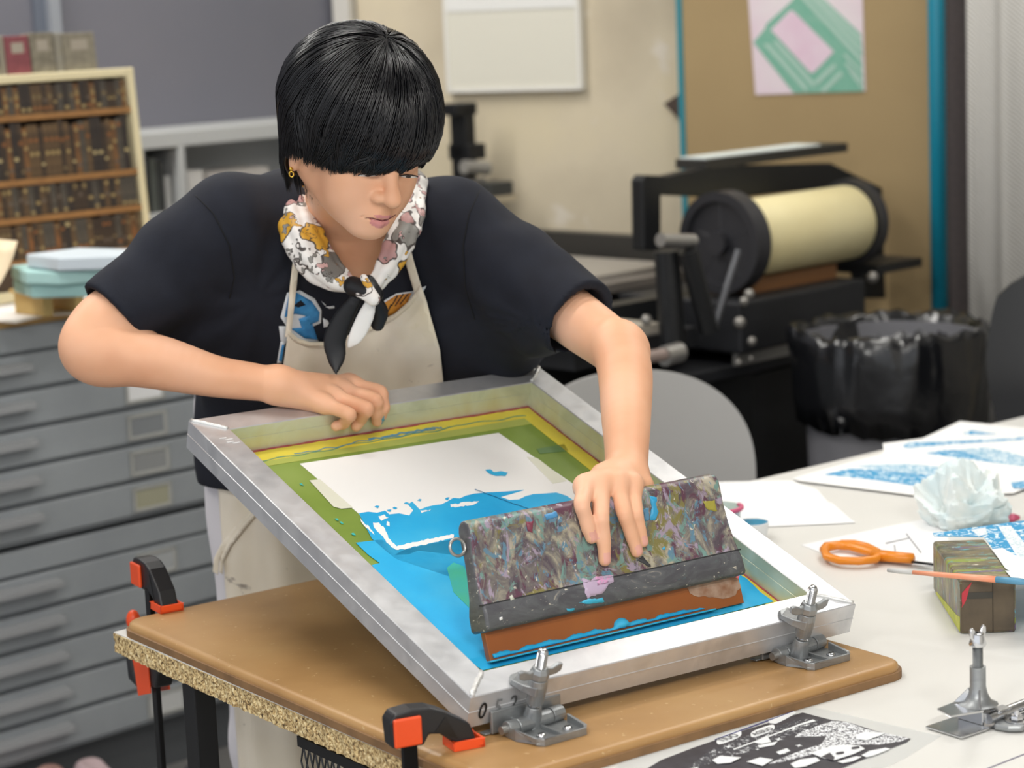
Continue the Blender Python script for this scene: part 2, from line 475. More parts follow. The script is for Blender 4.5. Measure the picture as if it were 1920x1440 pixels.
M_WHITE = mat('white_laminate', 'dcdbd7', .42, var='d6d5d0', scale=2)
M_BLACK = mat('black_enamel', '17181a', .42, spec=.4)
M_BLACKM = mat('black_cast_iron', '121316', .5, var='1e1f23', scale=8)
M_GREYM = mat('grey_steel_paint', '9a9fa2', .55, var='8d9296', scale=5)
M_GREYL = mat('pale_grey_metal', 'b4b6b6', .5)
M_STEEL = mat('worn_steel', 'a9a7a3', .35, metal=.8)
M_ZINC = mat('cast_zinc', '8f9294', .42, metal=.75, var='a2a5a6', scale=60, bump=.15, bscale=200)
M_CHROME = mat('bright_zinc_plate', 'd3d4d6', .18, metal=1.)
M_PAPER = mat('white_paper', 'efefee', .75)
M_BLUE = mat('cyan_ink', '2a9fd2', .3, var='1f93ca', scale=40, amt=.6)
M_BLUEP = mat('dry_cyan_ink', '3a94c0', .7, var='5cabd0', scale=70, amt=.4)

UC = np.array([math.cos(math.radians(44)), math.sin(math.radians(44)), 0]); WC = np.array([-UC[1], UC[0], 0]); ZZ = np.array([0, 0, 1.])

# ------------------------------------------------------------------ room shell
struct(MB().box((-6, -2.2, -.05), (6, 8, 0)).build('floor', m_floor()))
struct(MB().box((-6, -2.2, CEIL), (6, 8, CEIL+.05)).build('ceiling', mat('ceiling_paint', 'cfd0d0', .9)))
cor = np.array([-.424, 6.14, 0])
def wall(name, a, ang, L, m, th=.1):
    M = Matrix.Translation(Vector(a)) @ rotz(ang)
    o = thing(name, '', '', M, mesh=None)
    bpy.data.objects.remove(o)
    mb = MB(); mb.box((0, 0, 0), (L, th, CEIL)); w = mb.build(name, m); w.matrix_world = M
    return struct(w)
wall('wall_back', cor, math.radians(-25), 4.5, m_concrete())
gl = cor-UC*5.0
wall('wall_left', gl, math.radians(44), 5.0, mat('slate_panel', '6f6f78', .5, var='666873', scale=1.5))
wall('wall_right', np.array([3.66, 4.2, 0]), math.radians(-105), 6.4, mat('plain_wall', 'c9c6bf', .8))
# panel seams on the grey wall
gp0, gn = at(400, 235, 5.8), WC
def on_grey(x, y, off=0): return onplane(x, y, gp0-gn*off, gn)
def vstrip(name, x0, x1, m, dep, ztop=2.9, z0=0.0):
    a = on_grey(x0, 40, .001); b = on_grey(x1, 40, .001)
    M = frame_mat(a*np.array([1, 1, 0]), UC, WC, ZZ); L = np.linalg.norm((b-a)[:2])
    o = MB().box((0, -dep, z0), (L, 0, ztop)).build(name, m); o.matrix_world = M; return struct(o)
vstrip('trim_1', 83, 103, mat('seam_light', '8d929a', .5), .03)
vstrip('trim_2', 103, 108, mat('seam_dark', '4c4f59', .6), .02)
vstrip('trim_3', 640, 664, mat('seam_dark', '4c4f59', .6), .05)
vstrip('trim_4', 62, 83, mat('seam_mid', '5f6673', .6), .01)
# dark jamb beside the room corner
M = frame_mat(cor+np.array([.02, -.02, 0]), (math.cos(math.radians(-25)), math.sin(math.radians(-25)), 0), (-math.sin(math.radians(-25)), math.cos(math.radians(-25)), 0), ZZ)
o = MB().box((-.02, -.03, 0), (.03, 0, 2.9)).build('trim_5', mat('seam_pale', 'c9c6bf', .6)); o.matrix_world = M; struct(o)

# ceiling fixtures, including the added fill pair behind the camera
for i, (x, y, a) in enumerate(FIXTURES):
    M = Matrix.Translation((x, y, CEIL)) @ rotz(a)
    t = thing('ceiling_light', 'long white fluorescent ceiling fixture out of view above, pair behind camera added as fill', 'ceiling light', M, 'ceiling lights above the workshop')
    MB().box((-.62, -.16, -.07), (.62, .16, 0)).build('housing', mat('fixture_white', 'e8e8e8', .5), t)
    em = MATS.get('tube_glow')
    if em is None:
        em = mat('tube_glow', 'ffffff'); b = em.node_tree.nodes['Principled BSDF']
        b.inputs['Emission Color'].default_value = (1, .98, .94, 1); b.inputs['Emission Strength'].default_value = 3.
    MB().box((-.58, -.13, -.075), (.58, .13, -.0705)).build('diffuser', em, t)
    ld = bpy.data.lights.new('tube_light', 'AREA'); ld.shape = 'RECTANGLE'; ld.size = 1.16; ld.size_y = .26; ld.energy = FIX_W*FIX_K[i]; ld.color = (1, .97, .92)
    lo = bpy.data.objects.new('tube_light', ld); COL.objects.link(lo); lo.parent = t; lo.location = (0, 0, -.085)

# ------------------------------------------------------------------ flat file cabinets (left)
fp = at(280, 620, 4.45); fp0 = fp*np.array([1, 1, 0])
MF = frame_mat(fp0, UC, WC, ZZ); MFi = np.array(MF.inverted())
def on_file(x, y):
    p = onplane(x, y, fp0, WC); q = MFi[:3, :3] @ p+MFi[:3, 3]; return q[0], q[2]
sx0 = -1.15; sx1 = on_file(470, 800)[0]
ztop = on_file(140, 597)[1]
def filecab(zt, name_label, labels, capy):
    t = thing('flat_file_cabinet', name_label, 'cabinet', MF @ Matrix.Translation((0, 0, zt-.4125)))
    mb = MB(); mb.box((sx0, .012, 0), (sx1, .75, .4125)); mb.box((sx0-.005, -.004, .366), (sx1+.005, .75, .4125)); mb.box((sx0, -.002, 0), (sx1, .012, .004))
    mb.build('body', M_GREYM, t, bevel=.003)
    dh = .0725
    for k in range(5):
        z0 = .003+k*dh; z1 = z0+dh-.006
        d = MB().box((sx0+.015, -.006, z0+.003), (sx1-.015, .012, z1)).build('drawer', M_GREYM, t, bevel=.003)
        hx0 = sx0+.3; hx1 = on_file(22+ (1-(zt-.5))*60, 800)[0]+.0
        zc = z0+dh*.46
        h = MB(); h.prism([(0, 0), (-.026, .004), (-.026, .016), (-.004, .02), (0, .02)], (hx0, -.006, zc), (0, 1, 0), (0, 0, 1), (1, 0, 0), hx1-hx0)
        h.build('handle', mat('handle_grey', '97999b', .45), d, bevel=.001)
        r = labels[k]
        if r:
            lx = on_file(277, 870)[0]; w, hh = .046, .024
            fr = MB()
            for lo, hi in (((-w, -.004, -hh), (w, 0, -hh+.006)), ((-w, -.004, hh-.006), (w, 0, hh)), ((-w, -.004, -hh), (-w+.007, 0, hh)), ((w-.007, -.004, -hh), (w, 0, hh))):
                fr.box((lo[0]+lx, lo[1]-.006, lo[2]+zc), (hi[0]+lx, hi[1]-.006, hi[2]+zc))
            fr.build('label_holder', mat('holder_nickel', 'b9bab6', .4, metal=.3), d, bevel=.001)
            MB().box((lx-w+.007, -.008, zc-hh+.006), (lx+w-.007, -.0062, zc+hh-.006)).build('label_card', mat('card_'+r, r, .7), d)
    return t
filecab(ztop, 'grey steel flat file cabinet with wide drawers, upper of the two stacked', ['a3a18a', '8e9090', '83878a', 'e8e8e8', 0], 0)
filecab(ztop-.4245, 'grey steel flat file cabinet with wide drawers, standing on the floor below the other', ['c9cac8', 'd0d0ce', 'e9e9e9', 0, 'a9acad'], 0)
MB().box((sx0+.02, .03, -.0055), (sx1-.02, .73, .0055)).build('x', M_GREYM).name = 'cabinet_spacer'
sp = bpy.data.objects['cabinet_spacer']; sp.matrix_world = MF @ Matrix.Translation((0, 0, ztop-.4185)); tag(sp, 'grey steel spacer plinth between the two stacked flat file cabinets', 'plinth')
pl = MB().box((sx0+.02, .03, 0), (sx1-.02, .73, ztop-.8375)).build('cabinet_plinth', mat('plinth_dark', '55585b', .6)); pl.matrix_world = MF; tag(pl, 'dark grey recessed base under the lower flat file cabinet', 'plinth')
# wooden top board + paper on it
def on_top(x, y, z): return on(x, y, z)
zt = ztop
o = MB().box((sx0, -.0, 0), (sx1-.02, .74, .016)).build('plywood_sheet', mat('plywood_top', 'c9a56c', .6, var='b08a52', scale=12), bevel=.002); o.matrix_world = MF @ Matrix.Translation((0, 0, zt+.0005)); tag(o, 'light plywood board covering the top of the grey flat files', 'board')
zt += .0175
mb = MB(); flat_px([(-60, 560), (10, 556), (200, 546), (330, 560), (150, 588), (90, 592), (30, 606), (-60, 600)], zt, mb, .0015)
tag(mb.build('paper_sheet', mat('paper_warm', 'e6e2de', .8)), 'large blank white paper on the plywood above the flat files', 'paper')
# teal and white tray pile
def wobsheet(poly, z, name, m, lab, cat, h=.002):
    mb = MB(); flat_px(poly, z, mb, h); return tag(mb.build(name, m), lab, cat)
t = thing('wooden_rack', 'small pale wooden slatted rack holding folded teal sheets', 'rack', Matrix.Translation(Vector(on(176, 580, zt+.002))) @ rotz(math.radians(44)))
mb = MB(); mb.box((-.11, .0, .0), (-.09, .1, .04)); mb.box((-.04, .0, .0), (-.02, .1, .04)); mb.box((.08, .0, 0), (.10, .1, .04)); mb.build('batten', mat('pale_pine', 'c9ab6e', .7), t)
MB().box((-.12, .0, .0401), (.12, .1, .047)).build('board', mat('pale_pine', 'c9ab6e', .7), t)
for dz, c, lab, q in [(.050, '9cc4c0', 'pale teal folded sheet, bottom one on the slatted rack', [(25, 548), (200, 538), (250, 541), (190, 556), (60, 560)]), (.0765, 'a9cfcb', 'pale aqua folded sheet, middle one on the slatted rack', [(22, 522), (150, 511), (240, 514), (215, 528), (110, 535), (50, 534)]), (.103, 'c3cdd4', 'pale blue-grey sheet lying topmost on the slatted rack', [(50, 502), (150, 489), (262, 492), (225, 505), (110, 509)])]:
    mb = MB(); flat_px(q, zt+dz, mb, .025); tag(mb.build('folded_sheet', mat('sheet_'+c, c, .5), bevel=.004), lab, 'sheet')
# curled cream paper at the frame edge
pc = on(-72, 622, zt+.001)
mb = MB(); pts = []
for i in range(13):
    a = -.2+i*.12
    pts.append((.22*math.sin(a), .22*(1-math.cos(a))))
n = len(pts); V = [(p[0]-.08, y, p[1]+.001) for p in pts for y in (0, .09)]; V += [(p[0]-.08, y, p[1]+.003) for p in pts for y in (0, .09)]
F = [(2*i, 2*i+2, 2*i+3, 2*i+1) for i in range(n-1)]+[(2*i+2*n, 2*i+1+2*n, 2*i+3+2*n, 2*i+2+2*n) for i in range(n-1)]
F += [(2*i, 2*i+2*n, 2*i+2+2*n, 2*i+2) for i in range(n-1)]+[(2*i+1, 2*i+3, 2*i+3+2*n, 2*i+1+2*n) for i in range(n-1)]+[(0, 1, 1+2*n, 2*n), (2*n-2, 4*n-2, 4*n-1, 2*n-1)]
mb.add(V, F); o = mb.build('curled_card', mat('cream_card', 'e3cfae', .7), smooth=True); o.matrix_world = Matrix.Translation(Vector(pc)) @ rotz(.74); tag(o, 'curled cream card standing at the left end of the cabinet top', 'card')

# ------------------------------------------------------------------ type case
lean = math.radians(4)
tcd = 4.62
cTR = at(250, 126, tcd)
zc_b = zt+.005
Yv = WC*math.cos(lean)+ZZ*(-math.sin(lean)); Zv = WC*math.sin(lean)+ZZ*math.cos(lean)
base = cTR-Zv*((cTR[2]-zc_b)/Zv[2])
MT = frame_mat(base, UC, Yv, Zv)      # origin bottom right front corner, X to the right
MTi = np.array(MT.inverted())
def on_case(x, y):
    p = onplane(x, y, base, Yv); q = MTi[:3, :3] @ p+MTi[:3, 3]; return q[0], q[2]
Hc = on_case(250, 126)[1]; Wc = .62
cream = mat('cream_paint', 'e2d6b0', .6)
t = thing('type_case', 'cream-edged wooden case packed with rows of dark wood type, standing upright', 'type case', MT)
fw = .017
mb = MB(); mb.box((-Wc, 0, 0), (-Wc+fw, .06, Hc)); mb.box((-fw, 0, 0), (0, .06, Hc)); mb.box((-Wc+fw, 0, Hc-fw), (-fw, .06, Hc)); mb.box((-Wc+fw, 0, 0), (-fw, .06, .02)); mb.build('frame', cream, t, bevel=.002)
MB().box((-Wc+fw, .05, .02), (-fw, .06, Hc-fw)).build('back_panel', mat('case_back', '2b231c', .8), t)
woods = [mat('type_%d' % i, c, .6, var=v, scale=90, amt=.5) for i, (c, v) in enumerate([('2a221d', '4a3a2b'), ('3a2d22', '70583a'), ('241f1d', '3b322c'), ('4d3420', '8c6238'), ('33302d', '5d564b')])]
lite = [mat('tl_%d' % i, c, .6) for i, c in enumerate(['a08a5c', '7d6b4c', '8d5c34', 'b8a678', '685c50'])]
rowz = [on_case(120, y)[1] for y in (209, 329, 399, 478)]
tops = [on_case(120, y)[1] for y in (148, 216, 335, 405)]
for z in rowz: MB().box((-Wc+fw, .0, z-.012), (-fw, .05, z)).build('shelf', mat('shelf_oak', '8a6238', .6, var='a07443', scale=30), t)
rows = []
RN = ['top row', 'second row', 'third row', 'bottom row']
for ri, (z0, z1) in enumerate(zip(rowz, tops)):
    protos = []
    h = (z1-z0)*.93
    for k in range(6):
        w = [.011, .0125, .014, .012, .0135, .0115][k]
        mb = MB(); mb.box((0, 0, 0), (w-.0007, .035, h*(.9+.1*(k % 3)/2)), k % 5)
        # raised printing faces / paper dots seen on the ends
        for j in range(1+k % 2+(k == 3)):
            zz = h*(.12+.72*random.random()); s_ = w*.30
            mb.box((w/2-s_, -.0015, zz-s_), (w/2+s_, 0, zz+s_*(.3+.8*random.random())), 5+random.randrange(5))
        q = mb.build('wood_type_block', woods+lite, None); protos.append((q, w))
    x = -Wc+fw+.001; used = set(); i = 0
    while x < -fw-.0125:
        k = random.randrange(6); q, w = protos[k]
        if x+w > -fw: break
        c = q if k not in used else q.copy()
        if k in used: COL.objects.link(c)
        used.add(k); c.matrix_world = MT @ Matrix.Translation((x, .003, z0+.0003))
        tag(c, 'narrow dark wood type block standing in the %s of the cream-edged case' % RN[ri], 'type block', 'wood type blocks in the %s of the case' % RN[ri]); x += w
    for k, (q, w) in enumerate(protos):
        if k not in used: bpy.data.objects.remove(q)
# lowest compartment kept closed by a drawer front
MB().box((-Wc+fw, .01, .02), (-fw, .05, rowz[3]-.012)).build('lower_panel', mat('case_low', '4a3a2b', .8), t)
# books / tins on top of the case
xs = [(-20, 8, '3c342c', 'dark brown box at the far left on top of the type case'), (8, 19, '8e8478', 'narrow beige book on the type case, left of the red one'), (20, 66, '7c4248', 'dull red book with a pale label on top of the type case'), (68, 112, '6d6658', 'grey-brown book with pale spots right of the red one'), (114, 128, '8a877f', 'thin grey book on the type case, between two brownish ones'), (129, 190, '7b7466', 'wide grey-brown box, rightmost on top of the type case')]
for x0, x1, c, lab in xs:
    a = on_case(x0, 128)[0]; b = on_case(x1, 128)[0]; zt2 = on_case((x0+x1)/2, 66 if x0 < 60 else 60)[1]
    tt = thing('book' if x0 not in (-20, 129) else 'box', lab, 'book' if x0 not in (-20, 129) else 'box', MT @ Matrix.Translation((a, .012, Hc+.0004)))
    MB().box((0, 0, 0), (b-a-.0005, .04, zt2-Hc)).build('cover', mat('cover_'+c, c, .7, var='8d8776' if c != '7c4248' else '8a4a50', scale=60, amt=.4), tt, bevel=.0015)
    if x1-x0 > 30: MB().box(((b-a)*.25, -.0008, (zt2-Hc)*.55), ((b-a)*.75, 0, (zt2-Hc)*.82)).build('label', mat('old_label', 'a39a8c', .8), tt)

# ------------------------------------------------------------------ pale shelf unit behind, left of the person
sp0 = at(335, 260, 5.45); MS = frame_mat(sp0*np.array([1, 1, 0]), UC, WC, ZZ); MSi = np.array(MS.inverted())
def on_shelf(x, y):
    p = onplane(x, y, sp0, WC); q = MSi[:3, :3] @ p+MSi[:3, 3]; return q[0], q[2]
sl, sr = on_shelf(255, 260)[0], on_shelf(640, 260)[0]; st = on_shelf(335, 246)[1]; sb = on_shelf(335, 275)[1]; s2 = on_shelf(335, 392)[1]
t = thing('open_shelf_unit', 'pale grey open metal shelf unit against the slate wall', 'shelf', MS)
mb = MB(); mb.box((sl, 0, sb), (sr, .24, st)); mb.box((sl, .22, 0), (sr, .24, sb))
for x in (sl, on_shelf(335, 300)[0], sr-.02): mb.box((x, 0, 0), (x+.02, .24, sb))
for z in (s2-.02, s2-.38, .05): mb.box((sl, 0, z), (sr, .22, z+.015))
mb.build('carcass', M_GREYL, t, bevel=.002)
def shelf_item(name, x0, x1, y0, m, lab, cat, y=.02, dep=.16, g=None):
    a, _ = on_shelf(x0, 350); b, _ = on_shelf(x1, 350); zt_ = on_shelf((x0+x1)/2, y0)[1]
    o = MB().box((0, 0, 0), (b-a, dep, zt_-s2+.004)).build(name, m, bevel=.002); o.matrix_world = MS @ Matrix.Translation((a, y, s2-.0045)); tag(o, lab, cat, g)
shelf_item('binder', 276, 290, 300, M_BLACK, 'black binder at the left end of the pale shelf', 'binder')
shelf_item('binder', 291, 305, 296, mat('grey_binder', '4c504c', .6), 'dark grey-green binder second on the pale shelf', 'binder')
shelf_item('binder', 306, 318, 300, mat('charcoal_binder', '2e3030', .6), 'charcoal binder third on the pale shelf', 'binder')
shelf_item('folder', 319, 330, 330, mat('pale_folder', '9a9a98', .6), 'short pale grey folder beside the binders', 'folder')
shelf_item('paper_stack', 362, 392, 320, mat('stack_white', 'c9c7c4', .7), 'white paper stack on the pale shelf left of the shoulder', 'paper')
shelf_item('cardboard_box', 393, 470, 345, mat('box_pinkish', 'b7aaa2', .8), 'pale pinkish box on the shelf beside the paper stack', 'box')
o = MB().box((0, 0, 0), (.2, .12, .03)).build('folded_cloth', mat('cloth_pale', 'c2bdb8', .9), bevel=.01); a = on_shelf(400, 300)[0]; zz = on_shelf(430, 345)[1]
o.matrix_world = MS @ Matrix.Translation((a, .03, zz+.001)); tag(o, 'pale folded cloth lying on the pinkish box', 'cloth')

# ------------------------------------------------------------------ whiteboard, partition, poster
wd_ = np.array([math.cos(math.radians(-25)), math.sin(math.radians(-25)), 0]); wn = np.array([-wd_[1], wd_[0], 0])
def on_wall(x, y, off): return onplane(x, y, cor-wn*off, wn)
MWb = frame_mat(on_wall(838, 100, .03)*np.array([1, 1, 0]), wd_, wn, ZZ)
L = np.linalg.norm((on_wall(1084, 100, .03)-on_wall(838, 100, .03))[:2]); zb = on_wall(960, 167, .03)[2]
t = thing('whiteboard', 'blank cream-white board hanging on the concrete wall', 'whiteboard', MWb)
MB().box((0, .004, zb), (L, .029, zb+.62)).build('panel', mat('board_white', 'dcd9cb', .45), t, bevel=.002)
mb = MB(); mb.box((0, 0, zb-.006), (L, .0285, zb+.004)); mb.box((-.006, 0, zb-.006), (.004, .0285, zb+.62)); mb.box((L-.004, 0, zb-.006), (L+.006, .0285, zb+.62)); mb.build('frame', mat('frame_pale', 'e3e1da', .4), t)
MB().box((.004, .001, on_wall(960, 18, .03)[2]), (L-.004, .0038, zb+.6)).build('paper_sheet', mat('upper_sheet', 'e4e4e0', .6), t)

pA = at(1284, 200, 5.55); pB = at(1742, 200, 5.30)
pd = (pB-pA)*np.array([1, 1, 0]); PL = np.linalg.norm(pd); pd /= PL; pn = np.array([-pd[1], pd[0], 0])
MPt = frame_mat(pA*np.array([1, 1, 0]), pd, pn, ZZ)
t = thing('partition_panel', 'tan pinboard partition with teal metal edges behind the press', 'partition', MPt)
MB().box((0, 0, .15), (PL, .03, 2.6)).build('pinboard', mat('tan_pinboard', '9a845f', .85, var='a38d66', scale=2.5), t)
MB().box((-.014, -.004, .0), (0, .034, 2.65)).build('edge_strip', mat('teal_paint', '1a7d8c', .45), t)
MB().cyl((PL+.02, .01, 0), (PL+.02, .01, 2.7), .0235, n=24).build('post', mat('teal_post', '1687a2', .35), t, smooth=True)
MB().box((-.1, -.12, 0), (.02, .14, .02)).build('foot', M_BLACK, t)
def on_part(x, y, off=0): return onplane(x, y, pA-pn*off, pn)
MPi = np.array(MPt.inverted())
def loc_part(x, y): 
    p = on_part(x, y, .004); q = MPi[:3, :3] @ p+MPi[:3, 3]; return q[0], q[2]
t = thing('poster', 'pink and green geometric print pinned on the tan partition', 'poster', MPt)
c = [loc_part(*p) for p in ((1400, -40), (1416, 178), (1622, 171), (1616, -40))]
mb = MB(); mb.prism([(1385, 0)] and c, (0, -.003, 0), (1, 0, 0), (0, 0, 1), (0, 1, 0), .002); mb.build('sheet', mat('pale_pink_print', 'dcd3d6', .7, var='d9c6d0', scale=9, amt=.5), t)
# green diagonal bands
def ppoly(pts, m, y, name='green_band'):
    mb = MB(); mb.prism([loc_part(*p) for p in pts], (0, y, 0), (1, 0, 0), (0, 0, 1), (0, 1, 0), -.0006); return mb.build(name, m, t)
def zc(X, Y): return (1400+X*.4305, Y*.4305)
G = mat('print_green', '6ea993', .7, var='7fb09c', scale=30); LG = mat('print_pale_green', 'a5c2b5', .7)
ppoly([zc(190, 10), zc(215, 20), zc(405, 225), zc(400, 245), zc(300, 345), zc(280, 340), zc(80, 125), zc(85, 105)], G, -.0032)
ppoly([zc(190, 45), zc(205, 50), zc(380, 225), zc(290, 318), zc(275, 315), zc(105, 130)], mat('print_pink', 'dccbd5', .7, var='d6b8ca', scale=12), -.004, 'pink_panel')
ppoly([zc(28, 185), zc(85, 118), zc(190, 12), zc(225, -40), zc(300, -40), zc(498, 150), zc(507, 398), zc(205, 405)], G, -.0031)
ppoly([zc(28, 185), zc(60, 190), zc(280, 405), zc(205, 405)], G, -.0034)
ppoly([zc(240, 0), zc(330, 0), zc(498, 160), zc(505, 240)], G, -.0035)
ppoly([zc(400, 235), zc(505, 330), zc(508, 398), zc(280, 405), zc(285, 350), zc(390, 270)], G, -.0036)
for a, b, c_, d_ in ((72, 190, 262, 392), (110, 180, 292, 372), (225, -20, 500, 262), (262, -20, 500, 222), (300, -10, 498, 180)):
    ppoly([zc(a, b), zc(a+25, b), zc(c_, d_-15), zc(c_, d_+12)], LG, -.0042, 'pale_band')
for a, b in ((290, 360), (320, 395), (420, 240), (425, 278), (440, 305)):
    if a < 400: ppoly([zc(a, b), zc(a+90, b-85), zc(a+100, b-70), zc(a+20, b+8)], LG, -.0045, 'pale_band')
    else: ppoly([zc(a, b), zc(a+12, b-8), zc(503, b+70), zc(503, b+84)], LG, -.0045, 'pale_band')
# small dark bracket on the concrete wall by the partition edge
o = MB(); q = [on_wall(*p, .03) for p in ((1244, 195), (1290, 165), (1290, 240))]; q2 = [p+wn*.028 for p in q]
o.add(q+q2, [(0, 1, 2), (5, 4, 3), (0, 3, 4, 1), (1, 4, 5, 2), (2, 5, 3, 0)]); tag(o.build('wall_bracket', mat('dark_brown', '4b3c33', .6)), 'small dark brown triangular bracket on the concrete wall by the teal edge', 'bracket')

# dark brush strip and ribbed grey curtain at the right
a = at(1781, 300, 5.2)*np.array([1, 1, 0]); b = at(1822, 300, 5.2)*np.array([1, 1, 0]); 
dk = mat('dark_bristle', '3f3a3d', .9, var='57504f', scale=120, amt=.8)
mb = MB(); d = b-a; Ls = np.linalg.norm(d); mb.box((0, 0, 0), (Ls, .04, 2.7))
for i in range(140): 
    z = .6+i*.0147; mb.box((Ls, .005, z), (Ls+.004, .03, z+.006)); mb.box((-.004, .005, z), (0, .03, z+.006))
o = mb.build('edge_trim', dk); o.matrix_world = frame_mat(a, d/Ls, np.cross(ZZ, d/Ls), ZZ); tag(o, 'dark ridged vertical strip between the teal post and the grey curtain', 'trim')
cm = mat('woven_grey', 'a9a69c', .9, bump=.5, bscale=150)
nt = cm.node_tree; bb = nt.nodes['Principled BSDF']; tcn = nt.nodes.new('ShaderNodeTexCoord'); mpn = nt.nodes.new('ShaderNodeMapping'); mpn.inputs['Rotation'].default_value = (0, .75, 0)
nt.links.new(tcn.outputs['Object'], mpn.inputs[0]); wv = nt.nodes.new('ShaderNodeTexWave'); wv.inputs['Scale'].default_value = 45; wv.inputs['Distortion'].default_value = 3.; wv.inputs['Detail'].default_value = 2; nt.links.new(mpn.outputs[0], wv.inputs[0])
crn = nt.nodes.new('ShaderNodeValToRGB'); crn.color_ramp.elements[0].color = lin('a09d94'); crn.color_ramp.elements[1].color = lin('d9d7d4'); nt.links.new(wv.outputs['Fac'], crn.inputs[0]); nt.links.new(crn.outputs[0], bb.inputs['Base Color'])
a = at(1812, 300, 5.05)*np.array([1, 1, 0]); dd = np.array([.75, -.66, 0]); dd /= np.linalg.norm(dd)
mb = MB(); n = 120; Vv = []
for i in range(n+1):
    s_ = i*.9/n; y_ = .02*math.sin(s_*42)+.006*math.sin(s_*97+1)
    for z in (0.02, 2.8): Vv += [(s_, y_, z), (s_, y_+.008, z)]
F = []
for i in range(n):
    k = 4*i; F += [(k, k+4, k+6, k+2), (k+1, k+3, k+7, k+5), (k, k+1, k+5, k+4), (k+2, k+6, k+7, k+3)]
F += [(0, 2, 3, 1), (4*n, 4*n+1, 4*n+3, 4*n+2)]
mb.add(Vv, F); o = mb.build('curtain', cm, smooth=True); o.matrix_world = frame_mat(a, dd, np.cross(ZZ, dd), ZZ); tag(o, 'grey ribbed woven curtain hanging at the right edge', 'curtain')

# ------------------------------------------------------------------ cylinder proof press
P0 = np.array([.4126, 4.6788, 0]); MP = frame_mat(P0, UC, WC, ZZ); MPi2 = np.array(MP.inverted())
def on_press(x, y, Y=0):
    p = onplane(x, y, P0+WC*Y, WC); q = MPi2[:3, :3] @ p+MPi2[:3, 3]; return q[0], q[2]
t = thing('proof_press', 'black flatbed cylinder proof press with cream drum by the back wall', 'printing press', MP)
cz = .993; xl = on_press(1378, 455)[0]; xr = on_press(1588, 420)[0]
MB().lathe([(0, xl), (.081, xl), (.083, xl+.004), (.083, xr-.004), (.081, xr), (0, xr)], (0, 0, cz), (1, 0, 0), n=48).build('drum', mat('cream_drum', 'e6dcaf', .45, var='ddd09f', scale=6), t, smooth='auto', merge=True)
for x, R, ww in ((xl-.055, .108, .045), (xr+.004, .096, .022)):
    mb = MB(); mb.lathe([(R-.02, x), (R, x), (R, x+ww), (R-.02, x+ww), (R-.02, x)], (0, 0, cz), (1, 0, 0), n=48)
    for k in range(5):
        a = k*2*math.pi/5+.3; mb.tube([(x+.02, 0, cz), (x+.02, math.cos(a)*(R-.01), cz+math.sin(a)*(R-.01))], .009, 6)
    mb.cyl((x-.01, 0, cz), (x+.05, 0, cz), .025)
    mb.cyl((x+.012, 0, cz), (x+.02, 0, cz), R-.015, n=32)
    mb.build('wheel', mat('dark_wheel', '2a2a2e', .4), t, smooth='auto')
# arch behind the drum
ay = .13
pts = [on_press(*p, ay) for p in ((1207, 470), (1205, 338), (1212, 328), (1255, 330), (1330, 312), (1560, 306), (1655, 352), (1662, 560), (1618, 560), (1612, 420), (1560, 352), (1370, 372), (1240, 366), (1240, 470))]
mb = MB(); mb.prism(pts, (0, ay, 0), (1, 0, 0), (0, 0, 1), (0, 1, 0), .035); mb.build('carriage_arch', M_BLACK, t, bevel=.004)
pts = [on_press(*p, ay) for p in ((1325, 300), (1590, 296), (1592, 318), (1325, 318))]
MB().box((pts[0][0], ay, pts[3][1]), (pts[1][0], ay+.09, pts[0][1])).build('ink_tray', mat('tray_dark', '2b2926', .5), t)
# under-drum bodies
bx = lambda x0, x1, y0, y1, Y: (on_press(x0, y1, Y)[0], on_press(x1, y1, Y)[0], on_press((x0+x1)/2, y1, Y)[1], on_press((x0+x1)/2, y0, Y)[1])
x0, x1, z0, z1 = bx(1390, 1625, 545, 640, -.1)
MB().box((x0, -.1, z0), (x1, .25, z1)).build('carriage', M_BLACKM, t, bevel=.006)
MB().box((xl+.02, -.03, z1), (xr-.08, .12, z1+.03)).build('wood_rail', mat('brown_wood', '7a5330', .5), t)
MB().box((xr+.0, -.08, z1), (xr+.17, .2, z1+.02)).build('side_plate', M_BLACK, t)
MB().box((-.34, -.04, .0), (.1, .86, .72)).build('pedestal', M_BLACK, t, bevel=.004)
MB().box((.1, -.0, .0), (.62, .8, .70)).build('cabinet', M_BLACKM, t, bevel=.004)
MB().box((-.40, -.07, .72), (.66, .9, .745)).build('frame_rail', M_BLACKM, t, bevel=.003)
MB().box((.0, -.085, .745), (.66, -.07, .775)).build('front_rail', M_STEEL, t)
# beds
MB().box((-.42, -.02, .79), (-.05, .88, .83)).build('bed', M_BLACKM, t)
MB().box((-.40, .25, .88), (.3, .9, .90)).build('feed_board', mat('grey_feed', '77716b', .4), t)
MB().box((-.36, .3, .9005), (.25, .8, .912)).build('steel_plate', mat('plate_steel', 'a29d96', .4, metal=.3), t)
MB().box((-.45, -.05, .84), (-.2, .5, .86)).build('bed_plate', mat('plate_pale', 'b5aea2', .4, metal=.3), t)
for y in (.1, .7): MB().box((-.44, y, .745), (.2, y+.05, .88)).build('bed_support', M_BLACK, t)
MB().box((.33, .22, .745), (.37, .9, .955)).build('side_rail', mat('stop_dark', '35332f', .5), t)
